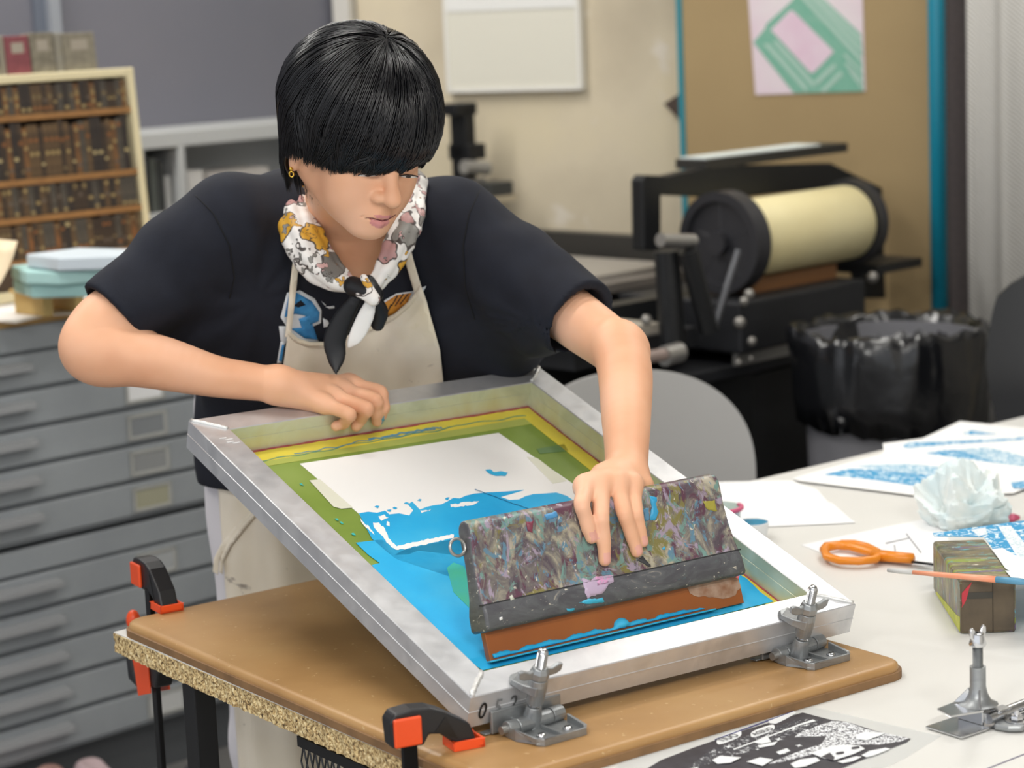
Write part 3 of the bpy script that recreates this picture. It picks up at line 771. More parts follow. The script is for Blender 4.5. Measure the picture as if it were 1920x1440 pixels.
# levers and crank on the near side
def lever(p0, p1, r, Y, m=M_BLACK, nm='lever'):
    a = on_press(*p0, Y); b = on_press(*p1, Y); mb = MB(); mb.cyl((a[0], Y, a[1]), (b[0], Y, b[1]), r, n=12); return mb.build(nm, m, t, smooth='auto')
lever((1250, 470), (1262, 650), .026, -.12); lever((1290, 470), (1330, 620), .02, -.17); lever((1385, 470), (1340, 610), .008, -.18, mat('dark_steel', '55565a', .4, metal=.6))
lever((1238, 450), (1300, 452), .014, -.16, M_STEEL, 'crank_hub'); lever((1245, 668), (1275, 660), .02, -.2, M_STEEL, 'grip'); lever((1200, 672), (1275, 660), .012, -.2, mat('dull_grip', '8f7f78', .5), 'handle')
for (x, y), r in (((1212, 600), .014), ((1332, 612), .012), ((1387, 605), .016), ((1410, 640), .012), ((1395, 565), .012), ((1385, 680), .008), ((1408, 672), .006), ((1636, 520), .016), ((1405, 552), .014)):
    a = on_press(x, y, -.13); MB().sphere((a[0], -.13, a[1]), r*.8, 10).build('bolt_head', mat('dull_bolt', '8d8a85', .4, metal=.6), t, smooth=True)
mb = MB(); ty = ay+.0; a = on_press(1330, 302, ay); b = on_press(1545, 300, ay); z = pts[0][1]
mb.box((a[0], ay+.01, z+.0005), (b[0], ay+.085, z+.004)); o = mb.build('paper_sheet', mat('cool_paper', 'd8e0de', .5)); o.matrix_world = MP; tag(o, 'pale sheet of paper lying on top of the black press', 'paper')

# upright black machine part seen past the head, on its stand
t = thing('book_press', 'black iron screw press standing behind the person beside the head', 'press', frame_mat(at(862, 330, 5.8)*np.array([1, 1, 0]), UC, WC, ZZ))
zl = lambda y: at(862, y, 5.8)[2]
mb = MB(); mb.box((-.05, -.05, 0), (.045, .05, zl(335))); mb.build('stand', mat('stand_grey', '77736e', .6), t)
mb = MB(); mb.box((.0, -.03, zl(335)), (.035, .03, zl(200))); mb.box((-.03, -.03, zl(215)), (.045, .03, zl(192))); mb.box((.0, -.04, zl(300)), (.06, .04, zl(270))); mb.build('column', M_BLACK, t, bevel=.004)
mb = MB(); mb.cyl((-.03, -.05, zl(310)), (.05, -.05, zl(318)), .018); mb.build('roller', mat('grey_roller', '8a8781', .4), t, smooth='auto')
t2 = at(930, 366, 5.8); 
o = MB().box((-.045, -.03, 0), (.035, .05, .035)).build('black_box', mat('box_black', '3c3d3c', .5), bevel=.003); o.matrix_world = frame_mat(t2, UC, WC, ZZ); tag(o, 'small dark rectangular box on a ledge right of the person', 'box')
mb = MB().box((-.06, -.035, -.015), (.045, .06, 0)); o = mb.build('wall_ledge', mat('ledge_tan', 'b8ab92', .8)); o.matrix_world = frame_mat(t2-np.array([0, 0, .0005]), UC, WC, ZZ); tag(o, 'narrow tan ledge under the small dark box', 'ledge')

# ------------------------------------------------------------------ rubbish bin with black liner
bc = at(1668, 640, 4.55)*np.array([1, 1, 0]); bz = at(1668, 625, 4.55)[2]
t = thing('rubbish_bin', 'grey rubbish bin lined with a shiny black plastic bag', 'bin', Matrix.Translation(Vector(bc)))
def ring(rx, ry, z, n, f=None): return [((rx+(f(i) if f else 0))*math.cos(2*math.pi*i/n), (ry+(f(i) if f else 0))*math.sin(2*math.pi*i/n), z) for i in range(n)]
mb = MB(); n = 40; rr = [(.145, .0), (.15, .01), (.175, bz-.02), (.183, bz-.02), (.183, bz), (.172, bz), (.145, .03)]
mb.lathe(rr, n=n); mb.build('tub', mat('bin_grey', '77777c', .5), t, smooth='auto')
mb = MB(); n = 96; rg = []; rb = random.Random(4)
lv = [(.135, bz-.2, .006), (.165, bz-.06, .008), (.178, bz+.012, .010), (.192, bz+.02, .008), (.2, bz+.0, .012), (.202, bz-.05, .006), (.197, bz-.12, .008), (.19, bz-.2, .010), (.183, bz-.26, .014)]
V = []
ph = [[rb.uniform(0, 6.28) for _ in range(6)] for _ in lv]
for (r, z, am), p in zip(lv, ph):
    for i in range(n):
        a = 2*math.pi*i/n; w = sum(math.sin(a*k+p[j])*s for j, (k, s) in enumerate(((5, .5), (9, .5), (14, .4), (23, .35), (31, .25), (3, .4))))*am*.6
        V.append(((r+w)*math.cos(a), (r+w)*math.sin(a), z+w*1.2+(.05-.075*math.cos(a-.3)+.02*math.sin(3*a) if r == .183 else (-.03*math.cos(a-.3) if r == .19 else 0))))
F = [(i*n+j, i*n+(j+1) % n, (i+1)*n+(j+1) % n, (i+1)*n+j) for i in range(len(lv)-1) for j in range(n)]
mb.add(V, F); o = mb.build('liner_bag', mat('bin_bag', '121316', .22, spec=.6, bump=.8, bscale=28), t, smooth=True)
sm = o.modifiers.new('th', 'SOLIDIFY'); sm.thickness = .0015
MB().sphere((.02, 0, bz-.16), .1, 12, sc=(1.1, 1.1, .6)).build('crumpled_bag', mat('bin_bag', '121316', .22), t, smooth=True)

# ------------------------------------------------------------------ chairs beyond the table
ccen = at(1190, 830, 3.95)
cx_ = ccen*np.array([1, 1, 0])
t = thing('shell_chair', 'pale grey rounded shell chair tucked behind the table', 'chair', Matrix.Translation(Vector(cx_)) @ rotz(math.radians(8)))
ztc = at(1190, 698, 3.95)[2]
s = Sdf()
yb = lambda z: .0
s.ell((0, 0, ztc-.2), np.eye(3), (.205, .03, .2), .02)
s.ell((0, -.0, .47), np.eye(3), (.20, .03, .05), .02)
def shell(P, D):
    y = P[..., 1]; return np.maximum(D, 0*y-1)
mb = MB(); nu, nv = 33, 25; V = []
for k, th_ in enumerate((0, .006)):
    for i in range(nv):
        v = i/(nv-1)*2-1
        for j in range(nu):
            u_ = j/(nu-1)*2-1
            a = math.atan2(v, u_); rr_ = max(abs(u_), abs(v)); q = rr_/max(1e-6, (abs(math.cos(a))**2.6+abs(math.sin(a))**2.6)**(1/2.6))*max(abs(math.cos(a)), abs(math.sin(a))) if rr_ > 0 else 0
            m_ = max(abs(math.cos(a)), abs(math.sin(a))); R_ = rr_/1.0
            e = (abs(math.cos(a))**2.4+abs(math.sin(a))**2.4)**(-1/2.4)
            x = R_*e*math.cos(a)*.215; z = ztc-.19+R_*e*math.sin(a)*.19
            V.append((x, -.25*x*x*4+.04+th_, z))
nn = nu*nv
F = [(i*nu+j, i*nu+j+1, (i+1)*nu+j+1, (i+1)*nu+j) for i in range(nv-1) for j in range(nu-1)]
F += [tuple(q+nn for q in f[::-1]) for f in F]
bd = [j for j in range(nu)]+[i*nu+nu-1 for i in range(1, nv)]+[(nv-1)*nu+j for j in range(nu-2, -1, -1)]+[i*nu for i in range(nv-2, 0, -1)]
F += [(bd[(i+1) % len(bd)], bd[i], bd[i]+nn, bd[(i+1) % len(bd)]+nn) for i in range(len(bd))]
mb.add(V, F); mb.build('backrest', mat('grey_shell', 'b2b1af', .5), t, smooth='auto')
MB().box((-.2, .03, .42), (.2, .35, .45)).build('seat', mat('grey_shell', 'b2b1af', .5), t, bevel=.012)
for x, y in ((-.17, .06), (.17, .06), (-.17, .32), (.17, .32)): MB().cyl((x, y, .42), (x*1.15, y, 0), .011, n=10).build('leg', M_STEEL, t, smooth='auto')
MB().box((-.02, .035, .44), (.02, .05, ztc-.3)).build('back_stay', M_STEEL, t)

t = thing('office_chair', 'black upholstered office chair cut off by the right edge', 'chair', Matrix.Translation(Vector(at(2022, 640, 4.15)*np.array([1, 1, 0]))) @ rotz(-.25))
zt_ = at(1920, 488, 4.15)[2]; zb_ = .66
mb = MB(); V = []; nu, nv = 21, 17
for th_ in (0, .05):
    for i in range(nv):
        v = i/(nv-1); hw = .135+.03*math.sin(v*math.pi)
        if v > .85: hw -= (v-.85)**2*2.6
        for j in range(nu):
            u_ = j/(nu-1)*2-1; x = u_*hw; V.append((x, -1.6*x*x+th_*(1-.5*abs(u_)**6), zb_+(zt_-zb_)*v-.02*abs(u_)**3*(v > .5)))
nn = nu*nv; F = [(i*nu+j, i*nu+j+1, (i+1)*nu+j+1, (i+1)*nu+j) for i in range(nv-1) for j in range(nu-1)]; F += [tuple(q+nn for q in f[::-1]) for f in F]
bd = [j for j in range(nu)]+[i*nu+nu-1 for i in range(1, nv)]+[(nv-1)*nu+j for j in range(nu-2, -1, -1)]+[i*nu for i in range(nv-2, 0, -1)]
F += [(bd[(i+1) % len(bd)], bd[i], bd[i]+nn, bd[(i+1) % len(bd)]+nn) for i in range(len(bd))]
mb.add(V, F); mb.build('backrest', mat('charcoal_shell', '2c2e32', .4), t, smooth='auto')
MB().box((-.2, .06, .45), (.2, .5, .52)).build('seat', mat('charcoal_shell', '2c2e32', .4), t, bevel=.02)
MB().box((-.03, .04, .48), (.03, .07, .75)).build('back_stay', M_BLACK, t)
MB().cyl((0, .28, .08), (0, .28, .46), .03).build('column', M_BLACK, t, smooth='auto')
mb = MB()
for k in range(5): mb.tube([(0, .28, .1), (.27*math.cos(k*1.2566), .28+.27*math.sin(k*1.2566), .035)], [.025, .018], 8)
mb.build('base', M_BLACK, t)

# shoes lying on the floor before the cabinet
def shoe(M, c, lab, g=None):
    t = thing('shoe', lab, 'shoe', M, g)
    s = Sdf(); s.cone((0, -.1, .035), (0, .06, .04), .032, .036, .02); s.cone((0, .07, .05), (0, .10, .075), .034, .032, .02)
    s.cone((0, .05, .1), (0, .12, .13), .026, .026, .01, 's')
    Mi_ = t.matrix_world
    o = s.mesh(.004, 'upper', mat('shoe_'+c, c, .7), None); o.parent = t
    MB().prism([(.035*math.cos(a)*1., .12*math.sin(a)) for a in [i*math.pi/10 for i in range(20)]], (0, 0, 0), (1, 0, 0), (0, 1, 0), (0, 0, 1), .018).build('sole', mat('sole_white', 'd8d4d0', .7), t, bevel=.004)
shoe(Matrix.Translation(Vector(on(240, 1535, 0))) @ rotz(.9), 'c9b2b4', 'pale pink shoe on the floor before the cabinet, nearer the table leg')
shoe(Matrix.Translation(Vector(on(20, 1560, 0))) @ rotz(-.7), 'b08a80', 'brownish pink shoe on the floor below the drawers at far left')
shoe(Matrix.Translation(Vector(on(395, 1560, 0))) @ rotz(.3), '35323a', 'dark shoe on the floor beside the pale pink shoe')
# ------------------------------------------------------------------ work table
ZT = .75; ZB = .768
tc0 = np.array([-.516, 2.757, 0]); ta, tl = math.radians(39.2), math.radians(126.0)
eb = np.array([math.cos(ta), math.sin(ta), 0]); el = np.array([-math.cos(tl), -math.sin(tl), 0])
t = thing('work_table', 'white laminate work table with raw particleboard edge and black steel legs', 'table', Matrix.Translation(Vector(tc0)))
K = [(0, 0, 0), tuple(el*1.35), tuple(el*1.35+eb*2.0), tuple(eb*2.0)]
mb = MB(); th_ = .026
n = 4
mb.add([(p[0], p[1], ZT-.0015) for p in K]+[(p[0], p[1], ZT) for p in K], [(0, 1, 2, 3), (4, 7, 6, 5)]+[(i, (i+1) % 4, (i+1) % 4+4, i+4) for i in range(4)])
mb.build('laminate_top', M_WHITE, t)
mb = MB(); inset = el*.001+eb*.001
# chewed raw edge on the left side: small random steps
rr_ = random.Random(3); Le = 1.35; N = 270; top = []; bot = []
for i in range(N+1):
    p = el*(Le*i/N); j = -eb*(rr_.uniform(-.0018, .0006)+( .004 if 0 else 0))
    top.append(tuple(p-j*1.0+np.array([0, 0, ZT-.0016]))); bot.append(tuple(p-eb*rr_.uniform(-.002, .0008)*-1+np.array([0, 0, ZT-th_-(.001*rr_.random())])))
mids = []
for k in range(1, 4):
    mids.append([tuple(np.array(a)*(1-k/4)+np.array(b)*(k/4)+eb*rr_.uniform(-.0012, .0018)) for a, b in zip(top, bot)])
rows_ = [top]+mids+[bot]; V = [v for r in rows_ for v in r]; F = [(i*(N+1)+j, i*(N+1)+j+1, (i+1)*(N+1)+j+1, (i+1)*(N+1)+j) for i in range(4) for j in range(N)]
base = len(V); far = [tuple(el*(Le*i/N)+eb*(.05 if i > 0 else .05)+np.array([0, 0, z])) for z in (ZT-.0016, ZT-th_) for i in range(N+1)]
V += far; F += [(j, j+1, base+j+1, base+j) for j in range(N)]+[(4*(N+1)+j, base+N+1+j, base+N+2+j, 4*(N+1)+j+1) for j in range(N)]
mb.add(V, F); mb.build('raw_edge', m_particle(), t)
mb = MB(); Q = [tuple(eb*.05), tuple(el*1.35+eb*.05), tuple(el*1.35+eb*2.0), tuple(eb*2.0)]
mb.add([(p[0], p[1], ZT-th_) for p in Q]+[(p[0], p[1], ZT-.0016) for p in Q], [(0, 1, 2, 3), (4, 7, 6, 5)]+[(i, (i+1) % 4, (i+1) % 4+4, i+4) for i in range(4)])
mb.build('core', m_particle(), t)
legp = on(371, 1275, ZT-th_)-tc0
Mt_ = lambda o: frame_mat(o, eb, -el, ZZ)
for o_ in (legp*np.array([1, 1, 0]), el*1.2+eb*.09, eb*1.85+el*.12, eb*1.85+el*1.2):
    MB().box((-.015, -.015, 0), (.015, .015, ZT-th_-.0005), M=Mt_(o_)).build('leg', M_BLACK, t, bevel=.002)
# expanded metal panel under the left side
mp0 = on(560, 1345, ZT-th_-.001)-tc0; mp0[2] = 0
mb = MB(); L = .62; zt_ = ZT-th_-.034; zb_ = .42; dx, dz = .0125, .019
nx = int(L/dx); nz = int((zt_-zb_)/dz)
for j in range(nx*2):
    for s_ in (1, -1):
        pts = []
        for k in range(nz+1):
            off = (k % 2)*s_*dx/2
            if j % 2: continue
            pts.append(tuple(mp0+el*((j/2+.5)*dx+off*1.0)+np.array([0, 0, zt_-k*dz])))
        if len(pts) > 1: mb.tube(pts, .0014, 4)
mb.build('mesh_panel', M_BLACKM, t, merge=False)
MB().box((-.004, -L, zt_-.0), (.004, 0, zt_+.012), M=Mt_(mp0)).build('mesh_rail', M_BLACK, t)
# faint pen line on the laminate
a_, b_ = on(1838, 1447, ZT), on(1935, 1409, ZT)
mb = MB(); dv = (b_-a_)/np.linalg.norm(b_-a_); sv = np.cross(ZZ, dv)*.0007
mb.add([tuple(a_-sv+[0, 0, .0001]), tuple(b_-sv+[0, 0, .0001]), tuple(b_+sv+[0, 0, .0001]), tuple(a_+sv+[0, 0, .0001]), tuple(a_-sv+[0, 0, .0005]), tuple(b_-sv+[0, 0, .0005]), tuple(b_+sv+[0, 0, .0005]), tuple(a_+sv+[0, 0, .0005])],
       [(0, 1, 2, 3), (4, 7, 6, 5), (0, 4, 5, 1), (1, 5, 6, 2), (2, 6, 7, 3), (3, 7, 4, 0)]); mb.build('pen_line', mat('purple_pen', '4a4168', .7), t, world=True)

# ------------------------------------------------------------------ tan board with the hinges
BO = np.array([-.0352, 2.0903, 0]); bu = np.array([math.cos(.6236), math.sin(.6236), 0]); bw = np.array([-bu[1], bu[0], 0])
MBd = frame_mat(BO+ZZ*ZT, bu, bw, ZZ)
def rrect(w, h, r, k=8):
    out = []
    for cx, cy, a0 in ((w-r, r, -90), (w-r, h-r, 0), (r, h-r, 90), (r, r, 180)):
        out += [(cx+r*math.cos(math.radians(a0+90*i/k)), cy+r*math.sin(math.radians(a0+90*i/k))) for i in range(k+1)]
    return out
bm_ = mat('tempered_board', 'a47c4c', .38, var='94703f', scale=7, amt=.7, spec=.45)
nt = bm_.node_tree; b = nt.nodes['Principled BSDF']; tcn = nt.nodes.new('ShaderNodeTexCoord')
c1 = ramp(nt, tcn.outputs['Object'], 5, [(.3, '9c7648'), (.5, 'ae8757'), (.75, 'ba9665')], detail=6)
f1 = ramp(nt, tcn.outputs['Object'], 130, [(.70, B4), (.76, W4)], detail=2)
c2 = mixc(nt, f1, c1, 'c9ab80'); nt.links.new(c2, b.inputs['Base Color'])
t = thing('printing_board', 'tan hardboard with rounded corners and routed edge, lying on the work table', 'board', MBd)
# stepped, rounded edge profile
prof = [(.0, .0002), (.0, .0085), (-.0, .009), (.0035, .0092), (.0035, .0110), (.0045, .0150), (.0075, .0172), (.011, .018)]
rings = []
W_, H_ = .5745+.004, .8078+.003
for ins, z in prof: rings.append([(x*(1), y, z) for x, y in [(px_+ins, py_+ins) for px_, py_ in rrect(W_-2*ins, H_-2*ins, max(.03-ins, .004))]])
mb = MB(); n = len(rings[0]); V = [v for r in rings for v in r]
F = [(i*n+j, i*n+(j+1) % n, (i+1)*n+(j+1) % n, (i+1)*n+j) for i in range(len(rings)-1) for j in range(n)]+[tuple(range(n))[::-1], tuple(range((len(rings)-1)*n, len(rings)*n))]
mi = [1 if f[0] < 3*n else 0 for f in F[:-2]]+[1, 0]
mb.add(V, F); mb.mi = mi; mb.build('panel', [bm_, mat('board_edge', '8c6a45', .7, var='75583a', scale=30)], t, smooth='auto')

# ------------------------------------------------------------------ aluminium screen frame
FA, FT = .5835, .3176
fu = np.array([math.cos(FA), math.sin(FA), 0]); fw_ = np.array([-math.sin(FA)*math.cos(FT), math.cos(FA)*math.cos(FT), math.sin(FT)]); fn_ = np.cross(fu, fw_)
FD = np.array([-.0557, 2.2116, ZB+.0481]); FW, FL, TB = .5255, .6579, .038
MFR = frame_mat(FD, fu, fw_, fn_)
def FP(u, w, n): return FD+fu*u+fw_*w+fn_*n
def fpx(x, y, n=-.036):
    p = onplane(x, y, FD+fn_*n, fn_)-FD; return p @ fu, p @ fw_
t = scr = thing('screen_printing_frame', 'aluminium screen printing frame with green mesh, tilted up from the hinge clamps', 'screen frame', MFR)
al = m_alu(); als = m_alu('stain_reflection_aluminium', 'b9bca0', .42)  # inner walls: greenish reflection painted into the colour, plus slight emulsion stain
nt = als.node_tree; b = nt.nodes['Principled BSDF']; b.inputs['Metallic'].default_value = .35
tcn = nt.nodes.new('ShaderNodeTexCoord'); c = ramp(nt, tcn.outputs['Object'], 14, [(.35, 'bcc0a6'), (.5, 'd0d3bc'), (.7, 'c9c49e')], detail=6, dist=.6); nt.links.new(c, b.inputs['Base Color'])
# profile: (inset from outer edge, n, material)
pr_ = [(0, -.001), (.001, 0), (TB-.001, 0), (TB, -.001), (TB, -.0155), (TB-.0006, -.016), (TB, -.0165), (TB, -TB), (0, -TB), (0, -.0205), (-.0006, -.020), (-.0006, -.019), (0, -.0185)]
cs_ = [(0, 0, 1, 1), (FW, 0, -1, 1), (FW, FL, -1, -1), (0, FL, 1, -1)]
V = []; k = len(pr_)
for (u_, w_, su, sw) in cs_:
    for s_, n_ in pr_: V.append((u_+su*s_, w_+sw*s_, n_))
F = [(c_*k+i, ((c_+1) % 4)*k+i, ((c_+1) % 4)*k+(i+1) % k, c_*k+(i+1) % k) for c_ in range(4) for i in range(k)]
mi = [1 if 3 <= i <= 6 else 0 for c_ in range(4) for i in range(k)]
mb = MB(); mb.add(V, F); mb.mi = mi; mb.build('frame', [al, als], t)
weld = mat('weld_bead', 'd4d4d2', .45, metal=.6, bump=.8, bscale=90)
for (u_, w_, su, sw), nm in zip(cs_, 'abcd'):
    pts = [(u_+su*q, w_+sw*q, .0008) for q in np.linspace(.002, TB-.002, 12)]
    mb = MB(); mb.tube([(p[0]+random.uniform(-.0008, .0008), p[1]+random.uniform(-.0008, .0008), .0004) for p in pts], [.0032+random.uniform(-.0006, .0006) for _ in pts], 8); mb.build('weld_bead', weld, t, smooth=True)
scm = mat('green_emulsion_mesh', '7d9440', .42, spec=.35)
nt = scm.node_tree; b = nt.nodes['Principled BSDF']; tcn = nt.nodes.new('ShaderNodeTexCoord')
c = ramp(nt, tcn.outputs['Object'], 5, [(.35, '6f8736'), (.5, '7f9642'), (.7, '93a85a')], detail=4); nt.links.new(c, b.inputs['Base Color'])
MB().box((TB-.002, TB-.002, -.0375), (FW-TB+.002, FL-TB+.002, -.036)).build('mesh_screen', scm, t)
I0, I1, J0, J1 = TB, FW-TB, TB, FL-TB
def lay(name, poly, n0, h, m, px=True):
    P = [fpx(x, y, n0) for x, y in poly] if px else poly
    mb = MB(); q = len(P); mb.add([(p[0], p[1], n0) for p in P]+[(p[0], p[1], n0+h) for p in P], [tuple(range(q))[::-1], tuple(range(q, 2*q))]+[(i, (i+1) % q, (i+1) % q+q, i+q) for i in range(q)])
    return mb.build(name, m, t)
yel = mat('yellow_tape', 'e2cf3e', .35, var='d3c24a', scale=25); lg = mat('pale_green_band', 'a9b257', .35); red = mat('dark_red_line', '8f2f35', .5, var='a8525a', scale=60); dkg = mat('dark_green_edge', '4c6a3a', .5)
lay('tape_strip', [(I0, J1), (I1, J1), (I1, J1-.030), (I0, J1-.030)], -.0358, .0004, yel, False)
lay('tape_strip', [(I1, J0), (I1, J1-.03), (I1-.026, J1-.030), (I1-.026, J0)], -.0358, .0004, yel, False)
lay('tape_strip', [(I0, J0), (I0+.022, J0), (I0+.022, J1-.03), (I0, J1-.03)], -.0358, .0004, yel, False)
lay('tape_strip', [(I0+.022, J0), (I1-.026, J0), (I1-.026, J0+.02), (I0+.022, J0+.02)], -.0358, .0004, yel, False)
lay('pale_band', [(I0+.022, J1-.030), (I1-.026, J1-.030), (I1-.026, J1-.047), (I0+.022, J1-.042)], -.0359, .0004, lg, False)
r_ = random.Random(5)
def wavy(u0, w0, u1, w1, wd, amp, n0, nm, m, n=60):
    a = np.array([u0, w0]); b_ = np.array([u1, w1]); d = (b_-a)/np.linalg.norm(b_-a); s_ = np.array([-d[1], d[0]]); ph = [r_.uniform(0, 6) for _ in range(4)]
    up = []; dn = []
    for i in range(n+1):
        q = a+(b_-a)*i/n; o_ = amp*sum(math.sin(i/n*f+p)/2 for f, p in zip((7, 15, 31, 53), ph)); w2 = wd*(.6+.6*r_.random())
        up.append(tuple(q+s_*(o_+w2/2))); dn.append(tuple(q+s_*(o_-w2/2)))
    lay(nm, dn+up[::-1], n0, .0003, m, False)
wavy(I0, J1-.002, I1, J1-.002, .005, .0006, -.0354, 'red_line', red); wavy(I1-.0015, J0, I1-.0015, J1, .003, .0004, -.0354, 'red_line', red)
wavy(I0, J1-.027, I1-.02, J1-.023, .0022, .0030, -.0354, 'dried_ink_line', mat('teal_dry', '5f8f74', .5))
wavy(I0+.08, J1-.025, I1-.16, J1-.020, .002, .0025, -.0352, 'dried_ink_line', mat('blue_dry', '5d93ad', .5))
wavy(I0+.19, J1-.019, I0+.30, J1-.018, .004, .0015, -.0350, 'dried_ink_line', mat('blue_dry', '5d93ad', .5))
wavy(I1-.026, J0+.02, I1-.026, J0+.16, .005, .003, -.0354, 'dried_ink_line', dkg)
lay('dark_green_patch', [(1006, 842), (1058, 833), (1066, 846), (1012, 851)], -.0358, .0004, mat('dark_green_tone', '587a45', .4))  # darker green region laid on the mesh
pap = mat('stencil_paper', 'eeedeb', .6)
tapem = mat('masking_tape', 'dcdccb', .5)
lay('paper_sheet', [(562, 870), (935, 812), (1100, 925), (1130, 1000), (760, 1090), (672, 963)], -.0357, .0004, pap)
lay('masking_tape', [(580, 901), (600, 899), (662, 952), (640, 954), (625, 950)], -.0352, .0003, tapem)
lay('masking_tape', [(988, 857), (1007, 859), (1063, 902), (1037, 907)], -.0352, .0003, tapem)
ink = mat('wet_cyan_ink', '1d9bd2', .5, spec=.3, bump=.15, bscale=90)
nt = ink.node_tree; b = nt.nodes['Principled BSDF']; tcn = nt.nodes.new('ShaderNodeTexCoord')
c = ramp(nt, tcn.outputs['Object'], 9, [(.3, '1f9fd8'), (.5, '2aabe0'), (.72, '45b8e4')], detail=6)
nt.links.new(c, b.inputs['Base Color'])
top = [(673, 963), (690, 960), (707, 962), (722, 958), (730, 965), (748, 963), (767, 967), (775, 957), (765, 946), (773, 941), (787, 956), (800, 951), (813, 948), (828, 946), (840, 940), (850, 934), (862, 935), (873, 930), (890, 926), (913, 924), (950, 922), (982, 919), (960, 926), (938, 932), (955, 938), (973, 937), (985, 931), (1000, 927), (1020, 926), (1043, 924), (1062, 930), (1080, 942), (1130, 975)]
lowr = [(1150, 1040), (900, 1100), (745, 1050), (725, 1035), (697, 1010)]
lay('cyan_ink', top+lowr, -.0352, .0005, ink)
lay('cyan_ink', [(667, 1018), (715, 1012), (760, 1030), (900, 1000), (1150, 950), (1400, 1085), (1425, 1110), (1450, 1128), (1300, 1165), (1000, 1235), (905, 1257), (880, 1240), (830, 1190), (790, 1160), (760, 1130), (735, 1100), (712, 1078), (697, 1060), (712, 1056), (690, 1040)], -.0351, .0004, ink)
inkg = mat('thin_green_ink', '2fa6c4', .3, var='4db88a', scale=10, amt=.5)
lay('thin_ink_patch', [(838, 1065), (850, 1055), (870, 1062), (885, 1100), (880, 1140), (850, 1110)], -.0346, .0003, inkg)
for pts in ([(698, 982), (712, 980), (722, 992), (728, 1008), (738, 1020), (744, 1024), (790, 1014), (850, 1002), (850, 1009), (790, 1022), (758, 1030), (742, 1031), (730, 1023), (715, 1003), (704, 993)], [(843, 947), (868, 942), (897, 940), (890, 946), (865, 950), (845, 951)], [(708, 970), (722, 965), (728, 971), (715, 977)], [(724, 979), (730, 980), (731, 987), (726, 985)], [(787, 959), (808, 955), (806, 958), (790, 961)], [(674, 973), (690, 985), (702, 1002), (696, 998), (680, 983)]):
    lay('bare_streak', wob(pts, 4, .7, 3), -.0346, .0003, pap)
lay('ink_drop', wob([(910, 881), (920, 880), (926, 886), (940, 884), (952, 886), (948, 892), (930, 892), (918, 888)], 4, .5), -.0346, .0004, ink)
for x, y in ((740, 953), (729, 957), (762, 944), (706, 950), (838, 935), (786, 938)): lay('ink_speck', wob([(x-4, y), (x, y-2), (x+5, y-1), (x+2, y+2)], 3, .5, x), -.0347, .0003, ink)
wavy(*fpx(890, 920), *fpx(1005, 962), .0012, .0006, -.0342, 'thread_line', mat('deep_blue', '1b6a95', .5), 24)
for x, y in ((565, 908), (632, 974), (640, 980), (662, 1001)): lay('ink_speck', wob([(x-4, y-1), (x, y-2), (x+5, y+3), (x, y+2)], 3, .4, x), -.0349, .0003, mat('teal_speck', '3fb8b0', .4))
# stencilled number on the front face
for ch, u_, c, nx_ in (('0', .017, '151515', 1), ('5', .036, '77797b', 1), ('2', .055, '4a4b4c', 1)):
    vs, fs = text_faces(ch, .027)
    mb = MB(); mb.add([(u_+v[0]*.75+v[1]*.08, -.0011, -.021+v[1]*1.0) for v in vs]+[(u_+v[0]*.75+v[1]*.08, -.0006, -.021+v[1]) for v in vs], list(fs)+[tuple(i+len(vs) for i in f[::-1]) for f in fs]); mb.build('stencilled_digit', mat('stencil_'+c, c, .6), t)
q_ = mat('scratch_white', 'e4e4e4', .5)
for u_, w_ in ((.014, .60), (.02, .595), (.018, .588), (.024, .584)):
    MB().box((u_, w_, .0001), (u_+.009, w_+.0016, .0005)).build('scratch_mark', q_, t)

# ------------------------------------------------------------------ squeegee held on the screen
sd = np.array([0, .581, .814]); qd_ = np.array([0, -.814, .581])
SQ0 = FP(.0830, .0940, -.0345)
def f2w(v): return fu*v[0]+fw_*v[1]+fn_*v[2]
sqX, sqQ, sqS = fu, f2w(qd_), f2w(sd)
MSQ = frame_mat(SQ0, sqX, -sqQ, sqS)         # local: x along, -y towards the camera, z up the handle
SL = .3595
t = sq = thing('squeegee', 'long paint-splattered wooden squeegee with brown blade pressed by a hand on the screen', 'squeegee', MSQ)
pf = [(-.016, .032), (-.0185, .036), (-.0185, .052), (-.0165, .060), (-.0155, .062), (-.0125, .075), (-.0105, .095), (-.0105, .118), (-.0125, .135), (-.0130, .143), (-.0105, .1505), (-.004, .1545), (.004, .1545), (.0105, .1505), (.013, .143), (.0125, .135), (.010, .115), (.010, .095), (.0125, .07), (.0185, .052), (.0185, .036), (.016, .032)]
mb = MB(); n = len(pf); NX_ = 24
def endshape(x):   # right end is rounded off at the top
    return 1.0
V = []; 
for i in range(NX_+1):
    x = SL*i/NX_
    for y, z in pf:
        xx = x; zz = z
        V.append((xx, y, zz))
